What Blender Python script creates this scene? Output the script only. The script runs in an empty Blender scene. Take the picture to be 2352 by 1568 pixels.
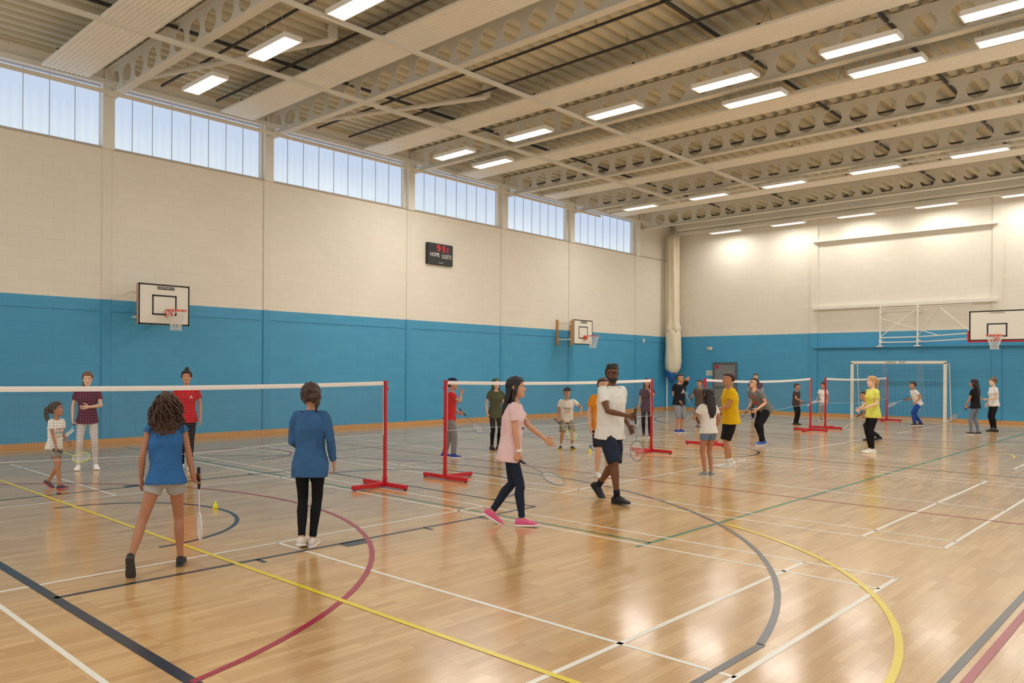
import bpy, bmesh, math, random
from mathutils import Vector, Matrix, noise
from mathutils.bvhtree import BVHTree
random.seed(7)
V=Vector
C=bpy.context.scene.collection
sc=bpy.context.scene
sc.view_settings.view_transform='Standard'
sc.view_settings.look='None'
sc.view_settings.exposure=0.04
def srgb(r,g,b):
    def f(c):
        c/=255.0
        return c/12.92 if c<=.04045 else ((c+.055)/1.055)**2.4
    return (f(r),f(g),f(b),1)
# ------------------------------------------------------------ materials
MATS={}
def mat(name,col,rough=.6,metal=0,spec=.5,emit=0,var=0.0,vscale=8,bump=0.0,bscale=40,stretch=None):
    if name in MATS: return MATS[name]
    m=bpy.data.materials.new(name); m.use_nodes=True; nt=m.node_tree
    b=nt.nodes['Principled BSDF']; b.inputs['Base Color'].default_value=col
    b.inputs['Roughness'].default_value=rough; b.inputs['Metallic'].default_value=metal
    b.inputs['Specular IOR Level'].default_value=spec
    if emit:
        b.inputs['Emission Color'].default_value=col; b.inputs['Emission Strength'].default_value=emit
    tc=nt.nodes.new('ShaderNodeTexCoord'); src=tc.outputs['Object']
    if stretch:
        mp=nt.nodes.new('ShaderNodeMapping'); mp.inputs['Scale'].default_value=stretch; nt.links.new(src,mp.inputs[0]); src=mp.outputs[0]
    if var>0:
        n=nt.nodes.new('ShaderNodeTexNoise'); n.inputs['Scale'].default_value=vscale; n.inputs['Detail'].default_value=4
        nt.links.new(src,n.inputs['Vector'])
        mx=nt.nodes.new('ShaderNodeMix'); mx.data_type='RGBA'
        mx.inputs[6].default_value=tuple(c*(1-var) for c in col[:3])+(1,)
        mx.inputs[7].default_value=tuple(min(1,c*(1+var)) for c in col[:3])+(1,)
        nt.links.new(n.outputs[0],mx.inputs[0]); nt.links.new(mx.outputs[2],b.inputs['Base Color'])
    if bump>0:
        n2=nt.nodes.new('ShaderNodeTexNoise'); n2.inputs['Scale'].default_value=bscale; n2.inputs['Detail'].default_value=3
        nt.links.new(src,n2.inputs['Vector'])
        bp=nt.nodes.new('ShaderNodeBump'); bp.inputs['Strength'].default_value=bump; bp.inputs['Distance'].default_value=.01
        nt.links.new(n2.outputs[0],bp.inputs['Height']); nt.links.new(bp.outputs[0],b.inputs['Normal'])
    MATS[name]=m; return m
def cloth(name,rgb,var=.14): return mat('cloth_'+name,srgb(*rgb),rough=.9,spec=.2,var=var,vscale=7,bump=.8,bscale=9)
def skinm(name,rgb):
    m=mat('skin_'+name,srgb(*rgb),rough=.5,spec=.35,var=.06,vscale=14); return m
def hairm(name,rgb): 
    if 'hair_'+name in MATS: return MATS['hair_'+name]
    m=mat('hair_'+name,srgb(*rgb),rough=.42,spec=.45,var=.5,vscale=1,bump=.9,bscale=1,stretch=(90,90,12)); return m

def brickmat(name,c1,c2,mort,axis,rough=.55):
    m=bpy.data.materials.new(name); m.use_nodes=True; nt=m.node_tree; b=nt.nodes['Principled BSDF']
    g=nt.nodes.new('ShaderNodeNewGeometry'); s=nt.nodes.new('ShaderNodeSeparateXYZ'); c=nt.nodes.new('ShaderNodeCombineXYZ')
    nt.links.new(g.outputs['Position'],s.inputs[0]); nt.links.new(s.outputs[axis],c.inputs[0]); nt.links.new(s.outputs[2],c.inputs[1])
    br=nt.nodes.new('ShaderNodeTexBrick'); br.inputs['Scale'].default_value=1; br.inputs['Brick Width'].default_value=.45; br.inputs['Row Height'].default_value=.225
    br.inputs['Mortar Size'].default_value=.005; br.inputs['Mortar Smooth'].default_value=.5
    br.inputs['Color1'].default_value=c1; br.inputs['Color2'].default_value=c2; br.inputs['Mortar'].default_value=mort
    nt.links.new(c.outputs[0],br.inputs['Vector'])
    n=nt.nodes.new('ShaderNodeTexNoise'); n.inputs['Scale'].default_value=.35; n.inputs['Detail'].default_value=5
    nt.links.new(g.outputs['Position'],n.inputs['Vector'])
    mp=nt.nodes.new('ShaderNodeMapRange'); mp.inputs[3].default_value=.9; mp.inputs[4].default_value=1.06
    nt.links.new(n.outputs[0],mp.inputs[0])
    mx=nt.nodes.new('ShaderNodeVectorMath'); mx.operation='SCALE'
    nt.links.new(br.outputs[0],mx.inputs[0]); nt.links.new(mp.outputs[0],mx.inputs['Scale']); nt.links.new(mx.outputs[0],b.inputs['Base Color'])
    bp=nt.nodes.new('ShaderNodeBump'); bp.inputs['Strength'].default_value=.25; bp.inputs['Distance'].default_value=.01; bp.invert=True
    n3=nt.nodes.new('ShaderNodeTexNoise'); n3.inputs['Scale'].default_value=25
    nt.links.new(g.outputs['Position'],n3.inputs['Vector'])
    ad=nt.nodes.new('ShaderNodeMath'); ad.operation='MULTIPLY_ADD'; ad.inputs[1].default_value=.15
    nt.links.new(n3.outputs[0],ad.inputs[0]); nt.links.new(br.outputs[1],ad.inputs[2])
    nt.links.new(ad.outputs[0],bp.inputs['Height']); nt.links.new(bp.outputs[0],b.inputs['Normal'])
    b.inputs['Roughness'].default_value=rough
    return m
BL1,BL2,BLM=srgb(72,158,200),srgb(69,154,197),srgb(60,145,188)
CR1,CR2,CRM=srgb(234,227,212),srgb(231,224,209),srgb(219,211,195)
blueL=brickmat('blue_blockwork_a',BL1,BL2,BLM,1); blueB=brickmat('blue_blockwork_b',BL1,BL2,BLM,0)
crL=brickmat('cream_blockwork_a',CR1,CR2,CRM,1); crB=brickmat('cream_blockwork_b',CR1,CR2,CRM,0)

def floormat():
    m=bpy.data.materials.new('maple_strip_floor'); m.use_nodes=True; nt=m.node_tree; b=nt.nodes['Principled BSDF']
    g=nt.nodes.new('ShaderNodeNewGeometry'); s=nt.nodes.new('ShaderNodeSeparateXYZ'); c=nt.nodes.new('ShaderNodeCombineXYZ')
    nt.links.new(g.outputs['Position'],s.inputs[0]); nt.links.new(s.outputs[1],c.inputs[0]); nt.links.new(s.outputs[0],c.inputs[1])
    def brick(w,h,c1,c2,mo,ms):
        br=nt.nodes.new('ShaderNodeTexBrick'); br.inputs['Scale'].default_value=1; br.inputs['Brick Width'].default_value=w; br.inputs['Row Height'].default_value=h
        br.inputs['Mortar Size'].default_value=ms; br.inputs['Color1'].default_value=c1; br.inputs['Color2'].default_value=c2; br.inputs['Mortar'].default_value=mo
        br.offset=.37; br.offset_frequency=3
        nt.links.new(c.outputs[0],br.inputs['Vector']); return br
    b1=brick(.55,.065,srgb(222,182,124),srgb(203,158,99),srgb(182,138,82),.0012)
    b2=brick(.83,.13,(1,1,1,1),(.88,.86,.82,1),(.94,.93,.9,1),.0005)
    mu=nt.nodes.new('ShaderNodeMix'); mu.data_type='RGBA'; mu.blend_type='MULTIPLY'; mu.inputs[0].default_value=1
    nt.links.new(b1.outputs[0],mu.inputs[6]); nt.links.new(b2.outputs[0],mu.inputs[7])
    mp=nt.nodes.new('ShaderNodeMapping'); mp.inputs['Scale'].default_value=(60,2.5,1)
    nt.links.new(g.outputs['Position'],mp.inputs[0])
    n=nt.nodes.new('ShaderNodeTexNoise'); n.inputs['Scale'].default_value=1; n.inputs['Detail'].default_value=5
    nt.links.new(mp.outputs[0],n.inputs['Vector'])
    r=nt.nodes.new('ShaderNodeMapRange'); r.inputs[3].default_value=.86; r.inputs[4].default_value=1.12
    nt.links.new(n.outputs[0],r.inputs[0])
    vm=nt.nodes.new('ShaderNodeVectorMath'); vm.operation='SCALE'; nt.links.new(mu.outputs[2],vm.inputs[0]); nt.links.new(r.outputs[0],vm.inputs['Scale'])
    nt.links.new(vm.outputs[0],b.inputs['Base Color'])
    n2=nt.nodes.new('ShaderNodeTexNoise'); n2.inputs['Scale'].default_value=1.2; n2.inputs['Detail'].default_value=6
    nt.links.new(g.outputs['Position'],n2.inputs['Vector'])
    r2=nt.nodes.new('ShaderNodeMapRange'); r2.inputs[3].default_value=.16; r2.inputs[4].default_value=.28
    nt.links.new(n2.outputs[0],r2.inputs[0]); nt.links.new(r2.outputs[0],b.inputs['Roughness'])
    bp=nt.nodes.new('ShaderNodeBump'); bp.inputs['Strength'].default_value=.06; bp.inputs['Distance'].default_value=.004
    nt.links.new(n.outputs[0],bp.inputs['Height']); nt.links.new(bp.outputs[0],b.inputs['Normal'])
    b.inputs['Specular IOR Level'].default_value=.55
    b.inputs['Coat Weight'].default_value=.4; b.inputs['Coat Roughness'].default_value=.12
    return m
FLOOR=floormat()
white=mat('white_paint_steel',srgb(232,229,218),.5,var=.04,vscale=3)
beamm=mat('cream_painted_steel',srgb(218,212,196),.5,var=.05,vscale=2)
panelm=mat('white_radiant_panel',srgb(238,232,218),.45,var=.03,vscale=2)
deckm=mat('roof_deck_steel',srgb(200,192,166),.55,var=.08,vscale=1)
dark=mat('dark_steel',srgb(62,60,56),.6)
redm=mat('red_powder_coat',srgb(196,24,34),.35,var=.05)
blackm=mat('black_plastic',srgb(22,22,24),.5)
wood=mat('varnished_pine',srgb(196,140,78),.45,var=.15,vscale=12)
skirt=mat('pine_skirting',srgb(200,150,92),.45,var=.12,vscale=6)
boardm=mat('white_board',srgb(228,224,210),.4,var=.02)
hoopm=mat('orange_hoop',srgb(222,74,40),.4,var=.03)
cordw=mat('white_cord',srgb(225,222,215),.8,var=.03)
netm=mat('grey_net_cord',srgb(120,120,118),.8,var=.1)
tapem=mat('white_net_tape',srgb(238,232,226),.8,var=.03)
# ------------------------------------------------------------ mesh helpers
def finish(name,bm,mats,parent=None,smooth=False,loc=None,rot=None,kind=None,label=None,category=None,group=None):
    me=bpy.data.meshes.new(name); bmesh.ops.recalc_face_normals(bm,faces=bm.faces[:]); bm.to_mesh(me); bm.free()
    return objm(name,me,mats,parent,smooth,loc,rot,kind,label,category,group)
def objm(name,me,mats,parent=None,smooth=False,loc=None,rot=None,kind=None,label=None,category=None,group=None):
    ob=bpy.data.objects.new(name,me); C.objects.link(ob)
    for m in (mats if isinstance(mats,(list,tuple)) else [mats]): me.materials.append(m)
    if smooth:
        for p in me.polygons: p.use_smooth=True
    if loc is not None: ob.location=loc
    if rot is not None: ob.rotation_euler=rot
    if parent is not None: ob.parent=parent
    if kind: ob['kind']=kind
    if label: ob['label']=label
    if category: ob['category']=category
    if group: ob['group']=group
    return ob
def box(bm,c,s,mi=0,bev=0):
    r=bmesh.ops.create_cube(bm,size=1); vs=r['verts']
    for v in vs: v.co=V((v.co.x*s[0]+c[0],v.co.y*s[1]+c[1],v.co.z*s[2]+c[2]))
    fs=set(f for v in vs for f in v.link_faces)
    for f in fs: f.material_index=mi
    if bev>0:
        es=list(set(e for v in vs for e in v.link_edges))
        rr=bmesh.ops.bevel(bm,geom=es,offset=bev,segments=2,affect='EDGES')
        for f in rr['faces']: f.material_index=mi
def boxo(name,c,s,m,parent,bev=0,label=None):
    bm=bmesh.new(); box(bm,c,s,0,bev); return finish(name,bm,m,parent=parent,label=label)
def loft(bm,rings,mi=0,cap=True):
    R=[[bm.verts.new(p) for p in r] for r in rings]; n=len(R[0])
    for i in range(len(R)-1):
        for j in range(n):
            f=bm.faces.new((R[i][j],R[i][(j+1)%n],R[i+1][(j+1)%n],R[i+1][j])); f.material_index=mi
    if cap:
        f=bm.faces.new(R[0][::-1]); f.material_index=mi; f=bm.faces.new(R[-1]); f.material_index=mi
def ring(c,r,f,a,b,n=16,p=2.0,bb=None):
    out=[]
    for i in range(n):
        t=2*math.pi*i/n; ct,st=math.cos(t),math.sin(t)
        x=math.copysign(abs(ct)**(2/p),ct)*a; by=b if (st>=0 or bb is None) else bb
        y=math.copysign(abs(st)**(2/p),st)*by
        out.append(c+r*x+f*y)
    return out
def frame(d,hint=V((0,0,1))):
    d=d.normalized(); a=hint.cross(d)
    if a.length<.05: a=V((1,0,0)).cross(d)
    if a.length<.05: a=V((0,1,0)).cross(d)
    a.normalize(); return a,d.cross(a).normalized()
def tube(bm,pts,rad,n=10,mi=0,round_end=True,flat=1.0,hint=V((0,0,1))):
    pts=[V(p) for p in pts]; rings=[]
    if not isinstance(rad,(list,tuple)): rad=[rad]*len(pts)
    a=None
    for i,p in enumerate(pts):
        if i==0: d=pts[1]-pts[0]
        elif i==len(pts)-1: d=pts[-1]-pts[-2]
        else: d=(pts[i+1]-p).normalized()+(p-pts[i-1]).normalized()
        if d.length<1e-6: d=V((0,0,1))
        d.normalize()
        if a is None: a,b=frame(d,hint)
        else:
            a=(a-d*a.dot(d)); 
            if a.length<1e-4: a,b=frame(d,hint)
            a.normalize(); b=d.cross(a).normalized()
        if i==0 and round_end:
            rings.append(ring(p-d*rad[0]*.85,a,b,rad[0]*.4,rad[0]*.4*flat,n)); rings.append(ring(p-d*rad[0]*.5,a,b,rad[0]*.8,rad[0]*.8*flat,n))
        rings.append(ring(p,a,b,rad[i],rad[i]*flat,n))
        if i==len(pts)-1 and round_end:
            rings.append(ring(p+d*rad[i]*.5,a,b,rad[i]*.8,rad[i]*.8*flat,n)); rings.append(ring(p+d*rad[i]*.85,a,b,rad[i]*.4,rad[i]*.4*flat,n))
    loft(bm,rings,mi)
def ball(bm,c,r,seg=12,mi=0,sc3=(1,1,1),M=None):
    res=bmesh.ops.create_uvsphere(bm,u_segments=seg,v_segments=max(6,seg//2+2),radius=1)
    for v in res['verts']:
        q=V((v.co.x*r*sc3[0],v.co.y*r*sc3[1],v.co.z*r*sc3[2]))
        if M is not None: q=M@q
        v.co=q+V(c)
    for f in set(f for v in res['verts'] for f in v.link_faces): f.material_index=mi
def torus(bm,c,ax,ay,a,b,r,n=32,k=6,mi=0):
    c=V(c); R=[]; nz=ax.cross(ay).normalized()
    for i in range(n):
        t=2*math.pi*i/n; p=ax*math.cos(t)*a+ay*math.sin(t)*b; o=(ax*math.cos(t)+ay*math.sin(t)).normalized()
        R.append([bm.verts.new(c+p+o*r*math.cos(2*math.pi*j/k)+nz*r*math.sin(2*math.pi*j/k)) for j in range(k)])
    for i in range(n):
        for j in range(k):
            f=bm.faces.new((R[i][j],R[(i+1)%n][j],R[(i+1)%n][(j+1)%k],R[i][(j+1)%k])); f.material_index=mi
def seg(bm,a,b,r,mi=0):
    a=V(a);b=V(b); x,y=frame(b-a); loft(bm,[ring(a,x,y,r,r,4),ring(b,x,y,r,r,4)],mi)
def text_mesh(body,size,m,loc,rot,parent,name='lettering',ext=.002,sx=1.0):
    cu=bpy.data.curves.new('t','FONT'); cu.body=body; cu.size=size; cu.align_x='CENTER'; cu.align_y='CENTER'; cu.extrude=ext
    o=bpy.data.objects.new('t',cu); C.objects.link(o); bpy.context.view_layer.update()
    me=bpy.data.meshes.new_from_object(o.evaluated_get(bpy.context.evaluated_depsgraph_get())); bpy.data.objects.remove(o); me.materials.clear()
    for v in me.vertices: v.co.x*=sx
    return objm(name,me,m,parent,False,loc,rot)
# ============================================================ ROOM
WX,BY=-17.97,32.2; ZB=3.27; SILL=6.71; WT=8.12; DECK=8.5
bm=bmesh.new(); box(bm,((WX+1.2)/2-.1,(BY-3)/2,-.1),(abs(WX)+1.4,BY+3.4,.2))
floor=finish('floor',bm,FLOOR,kind='structure',label='glossy maple strip sports hall floor with court lines')
def wallq(bm,a,b,z0,z1,th,mi):
    a3=[V((a[0],a[1],z0)),V((b[0],b[1],z0)),V((b[0],b[1],z1)),V((a[0],a[1],z1))]
    t=V((th[0],th[1],0)); vs=[bm.verts.new(p) for p in a3]+[bm.verts.new(p+t) for p in a3]
    for q in ((0,1,2,3),(7,6,5,4),(0,4,5,1),(1,5,6,2),(2,6,7,3),(3,7,4,0)):
        f=bm.faces.new([vs[i] for i in q]); f.material_index=mi
gaps=[(-1.6,2.3),(2.62,6.84),(7.11,10.95),(11.31,15.95),(16.42,20.32),(20.87,24.27),(24.83,29.0)]
bm=bmesh.new(); T=(-.3,0)
wallq(bm,(WX,-2.2),(WX,BY),0,ZB,T,0); wallq(bm,(WX,-2.2),(WX,BY),ZB,SILL,T,1); wallq(bm,(WX,-2.2),(WX,BY),WT,DECK+.15,T,1)
prev=-2.2
for a,b in gaps: wallq(bm,(WX,prev),(WX,a),SILL,WT,T,1); prev=b
wallq(bm,(WX,prev),(WX,BY),SILL,WT,T,1)
finish('wall_left',bm,[blueL,crL],kind='structure',label='blockwork wall painted blue below and cream above')
bm=bmesh.new(); T=(0,.3)
wallq(bm,(WX-.3,BY),(1.0,BY),0,ZB,T,0); wallq(bm,(WX-.3,BY),(1.0,BY),ZB,DECK+.15,T,1)
finish('wall_back',bm,[blueB,crB],kind='structure',label='end blockwork wall painted blue below and cream above')
bm=bmesh.new(); box(bm,(WX+.012,(BY-2.2)/2,.06),(.024,BY+2.2,.12),0,.004); finish('baseboard_left',bm,skirt,kind='structure')
bm=bmesh.new(); box(bm,((WX-15.85)/2,BY-.012,.06),(abs(WX)-15.85,.024,.12),0,.004); box(bm,((-14.8+1)/2,BY-.012,.06),(15.8,.024,.12),0,.004); finish('baseboard_back',bm,skirt,kind='structure')
ti=1
def trim(c,s,m,label=None):
    global ti
    bm=bmesh.new(); box(bm,c,s,0,.004); o=finish('trim_%d'%ti,bm,m,kind='structure',label=label); ti+=1; return o
bluep=mat('blue_paint_smooth',srgb(64,150,193),.5,var=.04,vscale=2); crp=mat('cream_paint_smooth',srgb(228,221,206),.5,var=.03,vscale=2)
colY=[2.46,6.97,11.13,16.18,20.6,24.55,29.3]
for y in colY:
    trim((WX+.012,y,ZB/2+.06),(.03,.2,ZB-.12),bluep); trim((WX+.012,y,(ZB+SILL)/2),(.03,.2,SILL-ZB),crp)
    trim((WX+.06,y,(SILL+WT)/2),(.12,.26,WT-SILL+.1),white,'painted steel column between high windows')
trim((WX+.008,(BY)/2,ZB-.26),(.02,BY,.025),bluep)
trim((WX+.03,(BY-2.2)/2,SILL-.02),(.07,BY+2.2,.03),mat('grey_sill',srgb(190,186,178),.5,var=.03),'thin grey window sill line')
trim((WX+.03,(BY-2.2)/2,WT+.05),(.12,BY+2.2,.12),white,'white window head rail')
for x in (-11.65,-5.6):
    trim((x,BY-.02,ZB/2+.06),(.28,.05,ZB-.12),bluep); trim((x,BY-.02,(ZB+DECK)/2),(.28,.05,DECK-ZB),crp)
def winmat():
    m=bpy.data.materials.new('daylight_glow_polycarbonate'); m.use_nodes=True; nt=m.node_tree; b=nt.nodes['Principled BSDF']
    g=nt.nodes.new('ShaderNodeNewGeometry'); s=nt.nodes.new('ShaderNodeSeparateXYZ'); nt.links.new(g.outputs['Position'],s.inputs[0])
    w=nt.nodes.new('ShaderNodeTexWave'); w.bands_direction='Y'; w.inputs['Scale'].default_value=1.6; w.inputs['Distortion'].default_value=.6
    nt.links.new(g.outputs['Position'],w.inputs['Vector'])
    n=nt.nodes.new('ShaderNodeTexNoise'); n.inputs['Scale'].default_value=1.1
    nt.links.new(g.outputs['Position'],n.inputs['Vector'])
    r=nt.nodes.new('ShaderNodeMapRange'); r.inputs[1].default_value=SILL; r.inputs[2].default_value=WT
    nt.links.new(s.outputs[2],r.inputs[0])
    a=nt.nodes.new('ShaderNodeMath'); a.operation='MULTIPLY_ADD'; a.inputs[1].default_value=.2; nt.links.new(w.outputs[1],a.inputs[0]); nt.links.new(r.outputs[0],a.inputs[2])
    a2=nt.nodes.new('ShaderNodeMath'); a2.operation='MULTIPLY_ADD'; a2.inputs[1].default_value=.4; nt.links.new(n.outputs[0],a2.inputs[0]); nt.links.new(a.outputs[0],a2.inputs[2])
    cr=nt.nodes.new('ShaderNodeValToRGB'); cr.color_ramp.elements[0].color=srgb(226,238,244); cr.color_ramp.elements[1].color=srgb(200,216,240); cr.color_ramp.elements[0].position=.15
    nt.links.new(a2.outputs[0],cr.inputs[0]); nt.links.new(cr.outputs[0],b.inputs['Emission Color']); b.inputs['Emission Strength'].default_value=.88  # panes emit a painted daylight glow, whiter low down, bluer towards the top
    b.inputs['Base Color'].default_value=(.1,.12,.14,1); b.inputs['Roughness'].default_value=.4
    return m
WM=winmat(); mull=mat('pale_blue_glazing_bar',srgb(196,208,226),.5,var=.02)
for i,(a,b) in enumerate(gaps):
    bm=bmesh.new(); wallq(bm,(WX-.12,a),(WX-.12,b),SILL,WT,(-.04,0),0)
    k=max(1,round((b-a)/.5)); 
    for j in range(k+1):
        y=a+(b-a)*j/k; box(bm,(WX-.11,y,(SILL+WT)/2),(.02,.014,WT-SILL),1)
    for z in (SILL+.02,WT-.02): box(bm,(WX-.1,(a+b)/2,z),(.05,b-a,.04),1)
    finish('window_%d'%(i+1),bm,[WM,mull],kind='structure',label='translucent ribbed clerestory window with panes glowing in place of daylight')
bm=bmesh.new(); x=WX-.3; prof=[]
while x<1.2:
    prof+= [(x,DECK),(x+.12,DECK),(x+.16,DECK+.1),(x+.28,DECK+.1)]; x+=.32
lo=[bm.verts.new((px,-2.3,pz)) for px,pz in prof]; hi=[bm.verts.new((px,BY+.3,pz)) for px,pz in prof]
for i in range(len(prof)-1): bm.faces.new((lo[i],lo[i+1],hi[i+1],hi[i]))
ceil=finish('ceiling',bm,deckm,kind='structure',label='corrugated steel roof deck')
m_=ceil.modifiers.new('s','SOLIDIFY'); m_.thickness=.02; m_.offset=1
def castbeam(y):
    bm=bmesh.new(); zb,zt=7.83,8.46; zc=(zb+zt)/2; x0,x1=WX+.02,.6; pitch=.62; n=int((x1-x0)/pitch); R=.225; th=.012; hh=(zt-zb)/2
    N=20
    for i in range(n):
        cx=x0+pitch*(i+.5)
        inn=[];out=[]
        for j in range(N):
            t=2*math.pi*(j+.5)/N; c,s=math.cos(t),math.sin(t)
            inn.append((cx+R*c,zc+R*s)); k=min((pitch/2)/max(abs(c),1e-6),hh/max(abs(s),1e-6)); out.append((cx+k*c,zc+k*s))
        for sgn in (-1,1):
            A=[bm.verts.new((p[0],y+sgn*th/2,p[1])) for p in inn]; B=[bm.verts.new((p[0],y+sgn*th/2,p[1])) for p in out]
            for j in range(N): bm.faces.new((A[j],A[(j+1)%N],B[(j+1)%N],B[j]))
            if sgn==-1: A0=A
            else:
                for j in range(N): bm.faces.new((A0[j],A0[(j+1)%N],A[(j+1)%N],A[j]))
    box(bm,((x0+x1)/2,y,zb),(x1-x0,.2,.025)); box(bm,((x0+x1)/2,y,zt),(x1-x0,.2,.025))
    box(bm,(WX+.04,y,zc),(.06,.24,zt-zb))
    me=bpy.data.meshes.new('roof_beam'); bm.to_mesh(me); bm.free()
    objm('roof_beam',me,beamm,label='cream steel cellular beam with round holes under roof',category='beam',group='cellular roof beams')
for y in (7.02,11.2,16.3,20.75,24.7,29.6): castbeam(y)
def radpanel(yc,w,z=8.0,x0=WX+.5,x1=.6):
    bm=bmesh.new(); n=10; prof=[]
    for i in range(n):
        a=yc-w/2+w*i/n; q=w/n
        prof+=[(a,z),(a+q*.62,z),(a+q*.72,z+.018),(a+q*.9,z+.018)]
    prof+=[(yc+w/2,z),(yc+w/2,z+.05),(yc-w/2,z+.05)]
    A=[bm.verts.new((x0,a,b)) for a,b in prof]; B=[bm.verts.new((x1,a,b)) for a,b in prof]; m=len(prof)
    for i in range(m): bm.faces.new((A[i],A[(i+1)%m],B[(i+1)%m],B[i]))
    bm.faces.new(A); bm.faces.new(B[::-1])
    o=finish('radiant_heating_panel',bm,panelm,label='long white ribbed ceiling heating panel hung between beams',category='heating panel',group='ceiling heating panels')
    x=x0+1
    while x<x1:
        bm=bmesh.new(); box(bm,(x,yc,z+.06),(.05,w+.04,.03)); 
        for s in (-1,1): seg(bm,(x,yc+s*w*.4,z+.06),(x,yc,DECK),.004)
        finish('panel_hanger',bm,dark,parent=o)
        x+=2.6
for yc,w in ((5.9,.95),(9.95,.9),(14.4,.85),(18.35,.8),(22.6,.8),(27.0,.8)): radpanel(yc,w)
def rail(name,a,b,w,h,m,label,cat,grp=None,hang=True):
    bm=bmesh.new(); a=V(a);b=V(b); d=(b-a); c=(a+b)/2
    if abs(d.x)>abs(d.y): s=(abs(d.x),w,h)
    else: s=(w,abs(d.y),h)
    box(bm,c,s,0,min(w,h)*.1)
    if hang:
        n=int(d.length/2.6)
        for i in range(n+1):
            p=a+d*((i+.5)/(n+1)); seg(bm,p,(p.x,p.y,DECK),.006)
    return finish(name,bm,m,label=label,category=cat,group=grp)
for x,y1 in ((-16.9,25.0),(-13.45,24.7),(-10.65,24.6)):
    rail('curtain_rail',(x,-1.5,7.6),(x,y1,7.6),.06,.08,beamm,'pale steel dividing-curtain rail hung below roof beams','rail','curtain rails',False)
rail('lighting_trunking',(-16.9,16.95,7.7),(.5,16.95,7.7),.05,.06,beamm,'pale steel cable trunking beside the ceiling lights','trunking')
for y in (25.4,31.0): rail('cable_trunking',(-16.9,y,7.85),(.5,y,7.85),.07,.07,white,'pale steel cable trunking under the roof','trunking')
for y in (8.1,9.5,12.5,13.6,17.6,19.6,21.7,26.0):
    rail('conduit',(WX+.3,y,8.32),(.5,y,8.32),.045,.045,dark,'thin dark steel conduit under roof deck','conduit','dark roof conduits')
for x in (-14.6,-12.1,-7.2,-4.6,-2.2):
    rail('conduit',(x,3,8.4),(x,31,8.4),.06,.06,dark,'thin dark steel conduit under roof deck','conduit','dark roof conduits',False)
for a,b in (((-17.7,7.3,8.22),(-12.5,9.2,8.22)),((-17.7,11.6,8.22),(-12.5,13.7,8.22))):
    bm=bmesh.new(); tube(bm,[a,b],.06,12,round_end=False)
    for p in (a,b): box(bm,(p[0],p[1],(p[2]+DECK)/2),(.14,.14,DECK-p[2]))
    finish('brace_tube',bm,beamm,smooth=False,label='pale round steel diagonal roof brace',category='brace',group='roof braces')
bm=bmesh.new(); box(bm,((WX+1)/2+.2,BY-.2,7.86),(abs(WX)+.6,.3,.14),0,.01); box(bm,((WX+1)/2+.2,BY-.25,8.2),(abs(WX)+.6,.1,.5)); finish('edge_beam',bm,white,label='white steel edge beam along the end wall top',category='beam')
# ---- light fixtures
tubeM=mat('lit_tube',(1,.97,.9,1),emit=6); louv=mat('louvre_reflector',srgb(235,232,222),.3,var=.02,vscale=3)
def fixture_parts(bright):
    L,W_=1.28,.36
    bm=bmesh.new(); box(bm,(0,0,.055),(L,W_,.03)); 
    for s in (-1,1):
        box(bm,(0,s*W_/2,.02),(L,.02,.08)); box(bm,(s*L/2,0,.02),(.02,W_+.02,.08))
    for x in (-.4,.4): seg(bm,(x,0,.06),(x*.4,0,.85),.004)
    me=bpy.data.meshes.new('housing'); bmesh.ops.recalc_face_normals(bm,faces=bm.faces[:]); bm.to_mesh(me); bm.free(); me.materials.append(louv)
    bm=bmesh.new(); tube(bm,[(-L/2+.06,0,.02),(L/2-.06,0,.02)],.024,8,round_end=False)
    mt=bpy.data.meshes.new('tube'); bm.to_mesh(mt); bm.free(); mt.materials.append(tubeM)
    bm=bmesh.new()
    for y in (-.055,.055): box(bm,(0,y,.0),(L-.02,.012,.045))
    k=26 if not bright else 2
    for i in range(k): box(bm,(-L/2+L*(i+.5)/k,0,-.0),(.006,W_-.02,.03))
    ml=bpy.data.meshes.new('louvre'); bm.to_mesh(ml); bm.free(); ml.materials.append(louv)
    return me,mt,ml
FP={True:fixture_parts(True),False:fixture_parts(False)}
def fixture(x,y,z,power,bright=True):
    me,mt,ml=FP[bright]
    e=bpy.data.objects.new('ceiling_light',None); C.objects.link(e); e.location=(x,y,z); e.empty_display_size=.2
    e['label']='white rectangular fluorescent ceiling light hung from roof' if bright else 'white louvred fluorescent ceiling light hung from roof'; e['category']='ceiling light'; e['group']='ceiling lights'
    for nm,q,yy in (('housing',me,0),('lamp_tube',mt,-.105),('lamp_tube',mt,0),('lamp_tube',mt,.105),('louvre',ml,0)):
        o=bpy.data.objects.new(nm,q); C.objects.link(o); o.parent=e; o.location=(0,yy,0)
    la=bpy.data.lights.new('lamp','AREA'); la.shape='RECTANGLE'; la.size=1.2; la.size_y=.3; la.energy=power; la.color=(1,.972,.91)
    lo=bpy.data.objects.new('lamp',la); C.objects.link(lo); lo.parent=e; lo.location=(0,0,-.03 if bright else .036)
XS=[-14.95,-12.35,-9.85,-7.25,-4.7,-2.5]
PW=66
for x in (-15.0,-12.4,-9.9,-7.3,-4.7,-2.3): fixture(x,7.8,7.6,PW*.8,False)
for x in XS: fixture(x,15.1,7.6,PW)
for x in (-14.8,-7.24,-4.66,-2.55): fixture(x,16.5,7.6,PW*.7)
for x in XS: fixture(x,24.6,7.6,PW)
for x in XS: fixture(x,31.3,7.6,PW*.55)
for x in (-12.4,-7.3,-2.3): fixture(x,0.6,7.6,PW)
w=bpy.data.worlds.new('w'); sc.world=w; w.use_nodes=True; w.node_tree.nodes['Background'].inputs[0].default_value=(1,.97,.915,1); w.node_tree.nodes['Background'].inputs[1].default_value=.9
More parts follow.
